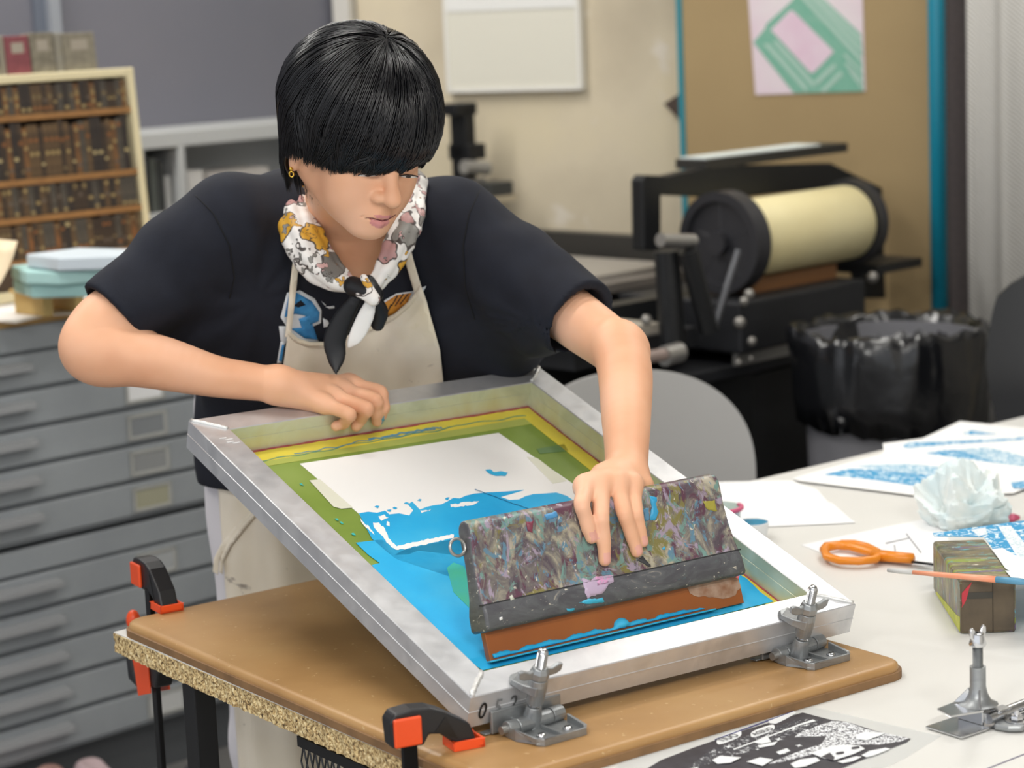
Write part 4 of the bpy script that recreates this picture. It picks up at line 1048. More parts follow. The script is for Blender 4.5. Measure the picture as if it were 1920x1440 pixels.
# slope of the ends: narrower at the top
V = [(x+(.012*((z-.03)/.12)*(1-2*x/SL)*.6 if True else 0), y, z) for x, y, z in V]
F = [(i*n+j, (i+1)*n+j, (i+1)*n+(j+1) % n, i*n+(j+1) % n) for i in range(NX_) for j in range(n)]; mi = [1 if (j < 4 or j > 17) else 0 for i in range(NX_) for j in range(n)]
F += [tuple(range(n)), tuple(range(NX_*n, (NX_+1)*n))[::-1]]; mi += [1, 1]
mb.add(V, F); mb.mi = mi
pw = m_painted('splattered_handle', base=('3d3d3d', '75706a', 'a8a08c', '5a4e57'), sp=('7d7645', '5c3a4a', '6f9088', '9d8fa0', '5f8296'), stretch=(1, .7, .7), sc=33, thr=.56)
pw2 = m_painted('splattered_band', base=('4a4b4e', '56575a', '5f6063', '4c4b50'), sp=('5d6b68', '6d5a66', '3f8f96', 'b99ab4', '77787a'), stretch=(1, 1, 2.5), sc=20, thr=.66)
hd = mb.build('handle', [pw, pw2], t, bevel=.003, smooth='auto')
MB().box((.0, -.0115, .0605), (SL, -.0162, .0622)).build('groove_line', mat('groove_dark', '2a2a2c', .6), t)
bl = mat('amber_blade', '8e4d22', .3, spec=.5, var='9c5a2a', scale=12); nt = bl.node_tree
mb = MB(); mb.box((.004, -.0045, .0), (SL-.003, .0045, .05)); mb.build('blade', bl, t, bevel=.0008)
MB().tube([(-.0045+.0095*math.cos(a), .0, .128+.0095*math.sin(a)) for a in [i*2*math.pi/20 for i in range(20)]], .0018, 8, closed=True).build('hanging_ring', M_STEEL, t, smooth=True)
# bead of ink along the blade
mb = MB(); r_ = random.Random(9); pts = []; R = []
for i in range(90):
    x = .008+i/89*.29; r0 = .0028+.0012*math.sin(i*.5)*math.sin(i*.17)+r_.uniform(-.0004, .0004)
    if 50 < i < 56: r0 += .0045*math.sin((i-50)/6*math.pi)
    if i > 76: r0 *= .8
    if i > 86: r0 *= (90-i)/4
    pts.append((x, -.0055, .0035+r0*.8)); R.append(max(r0, .0004))
mb.tube(pts, R, 10, flat=.7); mb.build('ink_bead', ink, t, smooth=True)
mb = MB(); mb.box((0, -.012, -.0002), (SL-.05, -.003, .0015)); mb.build('ink_line', ink, t, bevel=.0006)
mb = MB(); P_ = wob([(SL-.085, .034), (SL-.07, .020), (SL-.045, .012), (SL-.02, .010), (SL-.004, .02), (SL-.004, .034)], .006, .0012, 4)
mb.prism(P_, (0, -.0047, 0), (1, 0, 0), (0, 0, 1), (0, -1, 0), .0004); mb.build('blade_patch', mat('pale_brown_patch', 'b59a88', .2, var='8a5f45', scale=60), t)  # pale brown patch over the right end of the blade
bpy.context.view_layer.update()
bvh = bvh_world([hd])
for k, (pl_, c) in enumerate([([(1218, 930), (1232, 932), (1230, 945), (1236, 960), (1228, 975), (1218, 976), (1222, 952)], '35a0cf'), ([(1205, 955), (1216, 952), (1218, 975), (1208, 978)], '5a8fb0'),
        ([(1090, 1085), (1108, 1088), (1115, 1082), (1148, 1078), (1152, 1090), (1138, 1100), (1130, 1112), (1110, 1118), (1102, 1122), (1096, 1105)], 'b7a3bb'), ([(1115, 1082), (1145, 1079), (1143, 1092), (1120, 1098)], 'd29ac0'),
        ([(1085, 1130), (1105, 1122), (1130, 1121), (1134, 1129), (1112, 1133)], '39a5c4'), ([(1062, 1142), (1076, 1140), (1078, 1144), (1064, 1147)], '39a5c4'), ([(955, 1117), (962, 1115), (964, 1122), (957, 1125)], 'c9cbbd'), ([(936, 1158), (942, 1157), (943, 1162), (937, 1163)], 'e6e6e6'),
        ([(1380, 1083), (1388, 1079), (1387, 1086)], 'd9727c'), ([(1020, 965), (1045, 958), (1046, 968), (1026, 974)], '4c8fc0'), ([(1318, 940), (1340, 938), (1345, 960), (1325, 955)], 'a39a3f'), ([(1240, 1028), (1246, 1024), (1247, 1032)], '3fa5d0'), ([(1194, 1050), (1204, 1042), (1222, 1060), (1216, 1062)], '3b3c3e'), ([(985, 980), (1000, 976), (998, 1000), (988, 996)], '7f3a4c')]):
    drape('paint_spot', wob(pl_, 5, .8, k), 6, bvh, .0006, .0008, mat('spot_'+c, c, .4), sq)

# ------------------------------------------------------------------ hinge clamps on the board
def hinge(u0, Xc, lab):
    """u0: bolt position along the frame, Xc: centre of base plate along the board"""
    root = thing('hinge_clamp', lab, 'hinge clamp', frame_mat(BO+bu*Xc+bw*.095+ZZ*(ZB+.0002), bu, bw, ZZ))
    Z = M_ZINC
    # base tray
    mb = MB(); P = [(-.036, .002), (-.036, -.012), (-.030, -.040), (-.024, -.046), (.030, -.046), (.036, -.038), (.038, -.006), (.038, .014), (.024, .016), (.0, .006)]
    mb.prism(P, (0, 0, 0), (1, 0, 0), (0, 1, 0), (0, 0, 1), .003)
    q = [(-.036, .0), (-.036, -.012), (-.030, -.040), (-.024, -.046), (.030, -.046), (.036, -.038), (.038, -.006)]
    for a, b in zip(q[:-1], q[1:]):
        ha = .012 if a[1] > -.02 else .008; hb = .012 if b[1] > -.02 else .008
        d = np.array([b[0]-a[0], b[1]-a[1]]); d /= np.linalg.norm(d); nn = np.array([-d[1], d[0]])*.003
        mb.add([(a[0], a[1], 0), (b[0], b[1], 0), (b[0]+nn[0], b[1]+nn[1], 0), (a[0]+nn[0], a[1]+nn[1], 0), (a[0], a[1], ha), (b[0], b[1], hb), (b[0]+nn[0], b[1]+nn[1], hb), (a[0]+nn[0], a[1]+nn[1], ha)], [(0, 1, 2, 3), (4, 7, 6, 5), (0, 4, 5, 1), (1, 5, 6, 2), (2, 6, 7, 3), (3, 7, 4, 0)])
    mb.box((.002, -.044, .002), (.005, -.002, .007))
    mb.cyl((-.036, .003, .009), (-.024, .003, .009), .0085); mb.cyl((.022, .006, .010), (.038, .008, .010), .0085)
    mb.build('base_plate', Z, root, bevel=.0012)
    for x in (-.012, .022):
        s = MB(); s.lathe([(0, .0062), (.003, .006), (.0052, .0045), (.0055, .003), (.0055, .0025)], (x, -.024, 0), n=16); sc_ = s.build('screw', M_CHROME, root, smooth=True)
        MB().box((x-.004, -.0246, .0062), (x+.004, -.0234, .0066)).build('slot', mat('slot_dark', '333333', .5), sc_)
    MB().cyl((-.043, .003, .009), (.040, .006, .010), .0045).build('hinge_pin', M_STEEL, root, smooth='auto')
    # swinging bracket
    mb = MB(); mb.cyl((-.0235, .003, .009), (.0215, .005, .010), .0082)
    mb.box((-.020, .002, .009), (.019, .022, .015)); mb.box((-.044, .0175, .0015), (.046, .0215, .026)); mb.box((-.050, .0215, .0005), (.046, .032, .003))
    mb.build('lower_jaw', Z, root, bevel=.0015)
    # socket, bolt, upper jaw and nut follow the frame
    wp = lambda a, b, c: FP(u0+a, -.018+b, c)
    mb = MB(); A = wp(0, 0, -.043); B_ = wp(0, 0, -.020); mb.cyl(A, B_, .0125, .0085, n=24); mb.cyl(B_, wp(0, 0, -.016), .0085, .0075, n=24); mb.build('post_socket', Z, root, world=True, bevel=.0006, smooth='auto')
    prof = [(.0, -.03), (.0052, -.03)]
    zz = -.028
    while zz < .050: prof += [(.0058, zz), (.0050, zz+.0008)]; zz += .0016
    prof += [(.0046, .0515), (.003, .0530), (0, .0532)]
    mb = MB(); mb.lathe(prof, tuple(wp(0, 0, 0)), tuple(fn_), n=20); mb.build('threaded_bolt', M_CHROME, root, world=True, smooth='auto')
    mb = MB(); mb.lathe([(.0062, -.013), (.0088, -.012), (.0098, .0), (.0102, .010), (.0095, .018), (.0062, .0182)], tuple(wp(0, 0, 0)), tuple(fn_), n=24)
    T = [(.005, -.009), (-.008, -.009), (-.015, .006), (-.018, .024), (-.012, .034), (.002, .036), (.008, .028), (.007, .012), (.008, -.006)]
    pts = [wp(a, b+.0, .0008) for a, b in T]; pt2 = [wp(a*.93, b*.96, .012 if b < 0 else (.0085 if b < .02 else .0055)) for a, b in T]; k = len(T)
    mb.add([tuple(p) for p in pts+pt2], [tuple(range(k))[::-1], tuple(range(k, 2*k))]+[(i, (i+1) % k, (i+1) % k+k, i+k) for i in range(k)])
    rb = [wp(-.002, .0, .014), wp(.002, .0, .014), wp(-.001, .03, .006), wp(.003, .03, .006), wp(-.004, .0, .004), wp(.004, .0, .004), wp(-.004, .034, .004), wp(.004, .034, .004)]
    mb.add([tuple(p) for p in rb], [(0, 1, 3, 2), (4, 6, 7, 5), (0, 4, 5, 1), (2, 3, 7, 6), (0, 2, 6, 4), (1, 5, 7, 3)])
    mb.build('upper_jaw', Z, root, world=True, bevel=.0008)
    mb = MB(); mb.lathe([(.0060, .0185), (.0105, .0186), (.0105, .026), (.0082, .0315), (.0060, .032)], tuple(wp(0, 0, 0)), tuple(fn_), n=8)
    for s_ in (1, -1):
        o_ = wp(s_*.008, 0, .022); a1 = fu*s_; P = [(0, -.003), (.012, -.002), (.018, .001), (.019, .009), (.014, .0095), (.006, .006), (0, .007)]
        mb.prism(P, tuple(o_-fw_*.0025), tuple(a1), tuple(fn_), tuple(fw_), .005)
    mb.build('wing_nut', Z, root, world=True, bevel=.001)
    return root
hinge(.069, .124, 'grey cast hinge clamp on the tan board, holding the frame corner with the stencilled number')
hinge(.433, .499, 'grey cast hinge clamp on the tan board, at the right corner of the frame')

# ------------------------------------------------------------------ orange and black bar clamps
ORG = mat('orange_plastic', 'e8501f', .4); BLK = mat('black_plastic', '1b1b1d', .42)
def barclamp(bar, pad, zpad, ztop, zlow, lab, caps=0):
    bar = np.array([bar[0], bar[1], 0]); pad = np.array([pad[0], pad[1], 0]); d = pad-bar; L = np.linalg.norm(d); X = d/L; Y = np.cross(ZZ, X)
    root = thing('bar_clamp', lab, 'clamp', frame_mat(bar, X, Y, ZZ))
    MB().box((-.008, -.0035, .12), (.008, .0035, ztop-.01)).build('bar', mat('blued_steel', '151517', .35, metal=.6), root, bevel=.001)
    zh = ztop
    # fixed head: block around the bar and an arched arm down to the pad
    P = [(-.022, zh-.032), (-.024, zh-.004), (-.018, zh+.004), (.0, zh+.006), (.020, zh+.004), (.034, zh-.002), (L+.004, zpad+.026), (L+.012, zpad+.004), (L-.008, zpad+.004), (.030, zpad+.020), (.018, zpad+.022), (.012, zh-.034)]
    mb = MB(); mb.prism(P, (0, .012, 0), (1, 0, 0), (0, 0, 1), (0, -1, 0), .024)
    mb.build('fixed_jaw', BLK, root, bevel=.0025)
    mb = MB()
    mb.prism([(.024, zpad+.024), (L-.010, zpad+.012), (.036, zh-.008)], (0, -.0121, 0), (1, 0, 0), (0, 0, 1), (0, -1, 0), .0006); mb.build('jaw_web', mat('black_gloss', '0c0c0e', .3), root)
    cap = MB().box((-.021, -.0165, zh-.031), (.009, -.0118, zh-.001)).build('orange_cap', ORG, root, bevel=.002)
    # rubber pad: open tray
    mb = MB(); a, b_ = L-.016, L+.018; w = .0155; z0 = zpad; h = .010
    mb.box((a, -w, z0), (b_, w, z0+.0035)); mb.box((a, -w, z0), (a+.003, w, z0+h)); mb.box((b_-.003, -w, z0), (b_, w, z0+h)); mb.box((a, -w, z0), (b_, -w+.003, z0+h)); mb.box((a, w-.003, z0), (b_, w, z0+h))
    mb.build('clamp_pad', ORG, root, bevel=.0012)
    # sliding jaw below the table
    zl = zlow
    P = [(-.040, zl-.008), (-.030, zl-.002), (.014, zl-.004), (L+.002, zl-.010), (L+.006, zl-.022), (.038, zl-.034), (.028, zl-.056), (-.004, zl-.062), (-.022, zl-.060), (-.030, zl-.03)]
    mb = MB(); mb.prism(P, (0, .012, 0), (1, 0, 0), (0, 0, 1), (0, -1, 0), .024); sj = mb.build('sliding_jaw', BLK, root, bevel=.0025)
    mb = MB(); mb.box((a, -w, zl-.010), (b_, w, zl)); mb.build('lower_pad', ORG, root, bevel=.002)
    for y0 in (-.0122, .0142):
        mb = MB(); mb.prism([(-.052, zl-.010), (-.030, zl-.002), (.012, zl-.004), (.014, zl-.066), (-.030, zl-.080), (-.038, zl-.042)], (0, y0, 0), (1, 0, 0), (0, 0, 1), (0, -1, 0), .002); mb.build('orange_side', ORG, root, bevel=.0006)
    mb = MB(); mb.tube([(-.026, 0, zl-.054), (-.050, 0, zl-.066), (-.072, 0, zl-.064), (-.086, 0, zl-.040)], [.011, .011, .010, .006], 10, flat=.9); mb.build('trigger', BLK, root, smooth='auto')
    MB().cyl((-.044, 0, zl-.012), (-.058, 0, zl+.002), .008).build('button_stem', BLK, root)
    MB().sphere((-.064, 0, zl+.012), .012, 12, sc=(.9, .8, 1.25)).build('release_button', ORG, root, smooth=True)
    return root
pL = on(313, 1143, ZB)
bL = on(281, 1126, ZB)
# place the bars beside the table edges
barclamp(bL[:2]+np.array([.0, .0]), pL[:2], ZB+.0004, ZB+.052, ZT-th_-.009, 'orange and black bar clamp at the far left corner of the tan board')
pF = on(868, 1398, ZB)
barclamp(on(768, 1417, ZB)[:2], pF[:2], ZB+.0004, ZB+.046, ZT-th_-.009, 'orange and black bar clamp nearest the camera, biting the board by the stencilled number')

# ------------------------------------------------------------------ things on the white table, right
def sheet(poly, z, name, m, lab, cat, h=.0004, g=None, raw=False):
    mb = MB(); flat_px(poly, z, mb, h); o = mb.build(name, m); return tag(o, lab, cat, g)
def addflat(root, name, poly, z, m, h=.0003):
    mb = MB(); flat_px(poly, z, mb, h); return mb.build(name, m, root, world=True)
def pthing(name, lab, cat, poly, z, m, h=.0004):
    c = np.mean([on(*p, z) for p in poly], 0); root = thing(name, lab, cat, Matrix.Translation(Vector(c)))
    mb = MB(); flat_px(poly, z, mb, h); mb.build('sheet', m, root, world=True); return root
def printmat(name, blue, white, sc, thr, stretch=(1, 1, 1)):
    m = mat(name, blue, .7); nt = m.node_tree; b = nt.nodes['Principled BSDF']; tcn = nt.nodes.new('ShaderNodeTexCoord')
    mp = nt.nodes.new('ShaderNodeMapping'); mp.inputs['Scale'].default_value = stretch; nt.links.new(tcn.outputs['Object'], mp.inputs[0])
    f = ramp(nt, mp.outputs[0], sc, [(thr, B4), (thr+.02, W4)], detail=3, dist=1.5); nt.links.new(mixc(nt, f, blue, white), b.inputs['Base Color']); return m
PB = printmat('blue_print', '2f93c4', 'd5e6ee', 90, .55); PB2 = printmat('blue_print_fine', '6aa9c9', 'e6eef2', 160, .50)
z = ZT+.0004
r = pthing('screen_print', 'print in blue ink lying rearmost on the white table', 'print', [(1655, 832), (1730, 822), (1800, 790), (1925, 803), (2000, 812), (2000, 835), (1920, 842), (1700, 848), (1657, 846)], z, M_PAPER)
addflat(r, 'blue_band', [(1692, 836), (1705, 830), (1790, 827), (1900, 822), (1922, 818), (1922, 824), (1800, 832), (1700, 840)], z+.0005, PB); addflat(r, 'blue_patch', [(1806, 812), (1822, 807), (1850, 811), (1870, 814), (1815, 815)], z+.0005, PB)
z += .0016
r = pthing('screen_print', 'print in blue ink second from the back, with a lens-shaped blue area', 'print', [(1658, 846), (1780, 836), (1925, 830), (2000, 836), (2000, 880), (1880, 885), (1640, 862)], z, M_PAPER)
addflat(r, 'blue_patch', [(1735, 850), (1770, 844), (1800, 844), (1850, 862), (1886, 872), (1850, 868), (1760, 856)], z+.0005, PB); addflat(r, 'fine_patch', [(1800, 843), (1850, 839), (1900, 850), (1925, 858), (1922, 874), (1886, 872), (1850, 862)], z+.0005, PB2)
z += .0016
r = pthing('screen_print', 'large print in blue ink nearest the scissors, half under the crumpled tissue', 'print', [(1485, 897), (1545, 880), (1650, 852), (1700, 846), (1925, 876), (1990, 890), (1900, 925), (1724, 930), (1500, 902)], z, M_PAPER)
addflat(r, 'blue_patch', [(1545, 890), (1590, 879), (1640, 880), (1740, 890), (1800, 910), (1790, 921), (1765, 917), (1715, 911), (1640, 900)], z+.0005, PB); addflat(r, 'fine_patch', [(1600, 873), (1700, 870), (1780, 877), (1872, 888), (1860, 900), (1800, 909), (1740, 889), (1640, 879)], z+.0005, PB2)
pthing('screen_print', 'print corner in blue ink cut off at the right edge of the photo', 'print', [(1895, 905), (1990, 893), (1990, 922), (1900, 915)], z+.0012, PB)
z = ZT+.0004
sheet([(1300, 905), (1485, 901), (1499, 908), (1532, 918), (1555, 945), (1500, 950), (1300, 960)], z, 'paper_sheet', M_PAPER, 'blank white sheet at the table back, upper one of the pair behind the frame', 'paper', g=None)
sheet([(1300, 940), (1560, 943), (1595, 974), (1604, 980), (1500, 985), (1380, 990), (1300, 985)], z+.0008, 'paper_sheet', mat('paper_b', 'ebebec', .7), 'blank white sheet at the table back, nearer one of the pair behind the frame', 'paper')
r = pthing('sketch_sheet', 'white sheet with faint pencil lines under the scissors', 'paper', [(1502, 1022), (1640, 993), (1760, 968), (1800, 1060), (1735, 1062), (1560, 1045)], z, mat('paper_c', 'e9e9ea', .7))
pm = mat('pencil_grey', '8f8f93', .7)
for q in ([(1660, 1018), (1705, 1008), (1706, 1009.5), (1661, 1020)], [(1700, 1000), (1728, 1036), (1726, 1037), (1698, 1001)], [(1678, 1022), (1680, 1036), (1678, 1036), (1676, 1022)]): addflat(r, 'pencil_line', q, z+.0005, pm)
# crumpled tissue
tp = on(1800, 985, ZT); root_ = thing('crumpled_tissue', 'crumpled white paper towel with pale blue stains behind the wooden block', 'tissue', Matrix.Translation(Vector(tp)))
from mathutils import noise as mn
def crumple(rad, seed, bvar, n=44):
    mb = MB(); V = []; 
    for i in range(n+1):
        for j in range(2*n):
            th2 = math.pi*i/n; ph2 = math.pi*j/n
            d = Vector((math.sin(th2)*math.cos(ph2), math.sin(th2)*math.sin(ph2), math.cos(th2)))
            q = d*1.0+Vector((seed, 0, 0)); v = mn.cell_vector(q*1.4)
            a = mn.turbulence(q, 4, True, noise_basis='VORONOI_F2F1'); a2 = mn.turbulence(q*.55, 2, True, noise_basis='VORONOI_F2F1'); rr = .70+.42*a*bvar+.50*a2
            V.append((d.x*rad[0]*rr, d.y*rad[1]*rr, max((d.z+.75)*rad[2]*rr, .0006)))
    F = [(i*2*n+j, i*2*n+(j+1) % (2*n), (i+1)*2*n+(j+1) % (2*n), (i+1)*2*n+j) for i in range(n) for j in range(2*n)]
    return mb.add(V, F)
crumple((.034, .032, .027), 3.3, 1.).build('tissue', mat('tissue', 'ecefeb', .8, var='c9dde2', scale=22, amt=.5), root_, smooth='auto')
m2 = crumple((.024, .024, .018), 8.1, 1.); m2.v = [(x+.036, y+.010, z_) for x, y, z_ in m2.v]; m2.build('tissue_fold', mat('tissue', 'dfe3de', .8), root_, smooth='auto')
# pink marker
a_, b_ = on(1866, 972, ZT+.006), on(1912, 970, ZT+.006)
t = thing('marker', 'pink marker lying right of the crumpled tissue', 'marker', Matrix.Translation(Vector(a_)))
MB().cyl(a_, a_+(b_-a_)*.75, .0058, .0062, n=20).build('barrel', mat('pink_plastic', 'd0607e', .4), t, world=True, smooth='auto'); MB().cyl(a_+(b_-a_)*.75, b_, .0062, .0025, n=20).build('cap', mat('pink_plastic_dark', 'b9506c', .4), t, world=True, smooth='auto')
# two small cups behind the frame
def cup(c, r0, r1, h, m, m2, lab, liq=None):
    t = thing('cup', lab, 'cup', Matrix.Translation(Vector(c))); MB().lathe([(0, .0), (r0, 0), (r1, h), (r1-.002, h), (r0-.002, .003), (0, .003)], n=36).build('body', m, t, smooth='auto')
    if liq: MB().lathe([(0, h*.62), (r0+(r1-r0)*.6-.0025, h*.62), (r0+(r1-r0)*.55-.0025, h*.55), (0, h*.55)], n=30).build('paint', liq, t, smooth='auto')
    return t
cp = on(1348, 1003, ZT)
t = cup(cp, .028, .033, .042, mat('clear_cup', 'd7dcd9', .2, spec=.5), None, 'clear plastic cup with green and pink paint behind the frame', mat('green_paint', '6db198', .4))
mb = MB(); mb.tube([(.0334*math.cos(a), .0334*math.sin(a), .040) for a in np.linspace(-1.6, .4, 14)], .0035, 8); mb.build('pink_smear', mat('pink_paint', 'cf5b80', .4), t, smooth=True)
mb = MB(); mb.lathe([(.0288, .004), (.0318, .026)], n=36); mb.build('green_smear', mat('green_paint', '6db198', .4), t, smooth=True)
t = cup(on(1421, 1012, ZT)+np.array([-.006, .01, 0]), .019, .024, .024, mat('white_cup', 'e3e6e8', .4), None, 'small white cup holding dark blue ink beside the frame', None)
MB().lathe([(0, .019), (.0205, .019), (.0215, .0232), (0, .0225)], n=36).build('paint', mat('deep_cyan', '1c87ad', .3), t, smooth='auto')

# scissors
sA = on(1560, 1042, ZT+.004); sB = on(1742, 1062, ZT+.006); 
dS = (sB-sA)*np.array([1, 1, 0]); dS /= np.linalg.norm(dS); pS = np.cross(ZZ, dS)
MSC = frame_mat(np.array([sA[0], sA[1], ZT+.0006]), dS, pS, ZZ)
t = thing('scissors', 'orange-handled scissors lying open side up, tips under the wooden block', 'scissors', MSC)
OR2 = mat('scissor_orange', 'e0851c', .35)
def ofs(x, y, zz=.008):
    q = np.array(MSC.inverted()) @ np.append(on(x, y, ZT+zz), 1); return q[:3]
def loop(pts, r, nm):
    mb = MB(); mb.tube([tuple(ofs(*p)*np.array([1, 1, 0])+np.array([0, 0, .0095])) for p in pts], r, 10, closed=True, flat=1.3); mb.build(nm, OR2, t, smooth=True)
loop([(1545, 1035), (1550, 1028), (1570, 1025), (1595, 1027), (1625, 1036), (1650, 1043), (1640, 1052), (1610, 1055), (1575, 1054), (1552, 1047)], .0055, 'thumb_loop')
loop([(1572, 1024), (1580, 1020), (1600, 1020), (1625, 1026), (1645, 1036), (1640, 1042), (1620, 1034), (1595, 1028)], .004, 'finger_loop')
mb = MB()
for (a0, b0), r0, r1 in ((((1635, 1044), (1713, 1052)), .0075, .006), (((1640, 1040), (1712, 1048)), .006, .005)):
    A, B_ = ofs(*a0), ofs(*b0); A[2] = .009; B_[2] = .010; mb.tube([A, (A+B_)/2, B_], [r0, r0*.9, r1], 12)
mb.build('handle_shank', OR2, t, smooth=True)
A, B_ = ofs(1712, 1050, .01), ofs(1760, 1056, .01)
Z_ = np.array([0, 0, 1.]); d = (B_-A)/np.linalg.norm(B_-A)
MB().box((A[0], A[1]-.006, .0068), (A[0]+.028, A[1]-.0005, .0090)).build('blade', mat('dark_blade', '222326', .3, metal=.7), t, bevel=.0004); MB().box((A[0], A[1]+.001, .0045), (A[0]+.028, A[1]+.0065, .0066)).build('blade', mat('dark_blade', '222326', .3, metal=.7), t, bevel=.0004)

# second squeegee / painted wooden block
Pb = [on(1801, 1190, ZT), on(1907, 1188, ZT)]; ex = (Pb[1]-Pb[0]); ex[2] = 0; bwid = np.linalg.norm(ex); ex /= bwid
far_ = on(1733, 1108, ZT); ey = far_-Pb[0]; ey[2] = 0; blen = np.linalg.norm(ey); ey = ey/blen; 
MBk = frame_mat(np.array([Pb[0][0], Pb[0][1], ZT+.0005]), ex, ey, ZZ)
hb = .065
t = thing('squeegee_block', 'paint-stained wooden squeegee handle standing on the white table at right', 'squeegee', MBk)
ob = m_painted('stained_block', base=('4b4436', '746a4e', '8f8460', '5a5a48'), sp=('8a9a3a', '6f5a8a', '58a5a5', '9aa08a', '4fa0b8'), stretch=(.7, 2.2, .7), sc=22, thr=.60)
ob2 = mat('block_end_grain', '6a5c48', .7, var='40382e', scale=26, amt=.9, bump=.3, bscale=80)
mb = MB(); mb.box((0, 0, 0), (bwid, blen, hb)); mb.mi = [1 if i == 4 else 0 for i in range(6)]
# face order: x0,x1,y0?...
mb.mi = [0, 0, 1, 0, 0, 0]
bo_ = mb.build('handle', [ob, ob2], t, bevel=.004, seg=3, smooth='auto')
MB().box((bwid*.575, -.0006, .001), (bwid*.585, .0002, hb-.003)).build('seam_line', mat('crack', '221d18', .8), t)
MB().box((.004, -.0006, hb*.66), (bwid*.58, .0001, hb*.78)).build('dark_stain', mat('stain_d', '3d3a33', .7), t)
P_ = wob([(.0, .0), (.004, 0), (.006, .04), (.004, .19), (0, blen-.002)], .01, .0008, 2)
mb = MB(); mb.prism([(0.004, .002), (blen*.9, .002), (blen*.85, .006), (.03, .016), (.004, .02)], (-.0005, 0, 0), (0, 1, 0), (0, 0, 1), (1, 0, 0), .0006); mb.build('lime_smear', mat('lime_paint', 'a9b43c', .5, var='c9c94e', scale=60), t)
mb = MB(); mb.prism(wob([(.0, hb*.78), (.012, hb*.98), (.004, hb*.6), (.0, hb*.5)], .004, .0004), (0.002, -.0008, 0), (1, 0, 0), (0, 0, 1), (0, 1, 0), .0008); mb.build('red_smear', mat('red_paint', 'b5303c', .5), t)
# blue printed sheet leaning on the block
c_ = [(1846, 1004), (1850, 988), (1925, 976), (1990, 985), (1990, 1104), (1925, 1098), (1908, 1096)]
def sheetz(name, pts, zf, lab, cat, m, root=None, up=0.0, h=.0005, nm='sheet'):
    P = [on(x, y, zf+up) for x, y in pts]
    if root is None:
        root = thing(name, lab, cat, Matrix.Translation(Vector(np.mean(P, 0))))
    mb = MB(); k = len(P); mb.add([tuple(p) for p in P]+[tuple(p+ZZ*h) for p in P], [tuple(range(k))[::-1], tuple(range(k, 2*k))]+[(i, (i+1) % k, (i+1) % k+k, i+k) for i in range(k)])
    mb.build(nm, m, root, world=True); return root
zf = ZT+hb+.0012
r = sheetz('screen_print', [(1749, 1000), (1850, 986), (1925, 976), (1990, 985), (1990, 1104), (1925, 1098), (1907, 1093), (1845, 1007), (1752, 1006)], zf, 'glossy blue print resting against the wooden squeegee block at right edge', 'print', PB)
sheetz('', [(1860, 1030), (1880, 1028), (1900, 1040), (1925, 1050), (1925, 1075), (1905, 1078), (1885, 1066)], zf, '', '', mat('print_white', 'e4e8ea', .7), r, .0006, nm='white_shape')
sheetz('', [(1872, 988), (1895, 986), (1922, 1020), (1922, 1060), (1905, 1040)], zf, '', '', printmat('fine_lines', 'c3d3da', 'eef2f4', 220, .5), r, .0005, nm='lined_band')
sheetz('', [(1885, 1070), (1925, 1076), (1925, 1094), (1903, 1092)], zf, '', '', mat('print_white', 'e4e8ea', .7), r, .0009, nm='white_corner')
sheetz('', [(1820, 994), (1848, 990), (1852, 1002), (1835, 1005)], zf, '', '', printmat('fine_lines', 'c3d3da', 'eef2f4', 220, .5), r, .0005, nm='lined_band')
# paint brush handle across the block
A = on(1664, 1070, zf-.010); B_ = on(1908, 1091, zf+.007); 
A = on(1664, 1069, zf+.003); B_ = on(1908, 1090, zf+.0065)
t = thing('paint_brush', 'orange paint brush handle resting across the wooden block', 'brush', Matrix.Translation(Vector(A)))
L_ = lambda q: A+(B_-A)*q
MB().tube([L_(0), L_(.1), L_(.2)], [.0022, .0032, .0026], 10).build('bristle_tip', mat('tip_grey', 'c6c6c4', .5), t, world=True, smooth=True)
MB().tube([L_(.2), L_(.45), L_(.7), L_(.84)], [.0026, .0032, .0038, .004], 10).build('handle', mat('orange_handle', 'e88a64', .35, var='e9a585', scale=30), t, world=True, smooth=True)
MB().tube([L_(.84), L_(1), L_(1.06)], [.004, .0042, .0035], 10).build('painted_end', mat('blue_end', '5b95b5', .4), t, world=True, smooth=True)

# loose bright hinge clamp at the right
sb_ = on(1833, 1330, ZT)
HX = on(1920, 1335, ZT)-on(1820, 1380, ZT); HX[2] = 0; HX = np.array([.80, .60, 0]); HY = np.array([-.60, .80, 0])
o3 = on(1864, 1366, ZT+.001); MH = frame_mat(o3, HX*.95, HY*.95, ZZ*.76)
t = thing('hinge_clamp', 'loose shiny hinge clamp with wing nut, standing at the right end of the table', 'hinge clamp', MH)
CH = M_CHROME
mb = MB(); mb.prism([(-.005, -.004), (.0, -.020), (.010, -.030), (.085, -.030), (.085, .002), (.005, .004)], (0, 0, 0.0005), (1, 0, 0), (0, 1, 0), (0, 0, 1), .008); mb.build('base_plate', M_ZINC, t, bevel=.0025)
MB().cyl((-.004, .006, .013), (.062, .006, .016), .0075, n=24).build('hinge_barrel', CH, t, smooth='auto')
MB().box((.008, .0, .016), (.03, .014, .022)).build('hinge_leaf', CH, t, bevel=.001)
for x in (.022, .056):
    s = MB(); s.lathe([(.0, .0087), (.013, .0087), (.013, .0105), (.008, .0106)], (x, -.013, 0), n=24); s.lathe([(.0, .017), (.0065, .017), (.0072, .016), (.0072, .0106), (0, .0106)], (x, -.013, 0), n=6); s.lathe([(0, .023), (.0025, .0228), (.003, .0170)], (x, -.013, 0), n=12)
    s.build('bolt', CH, t, smooth='auto')
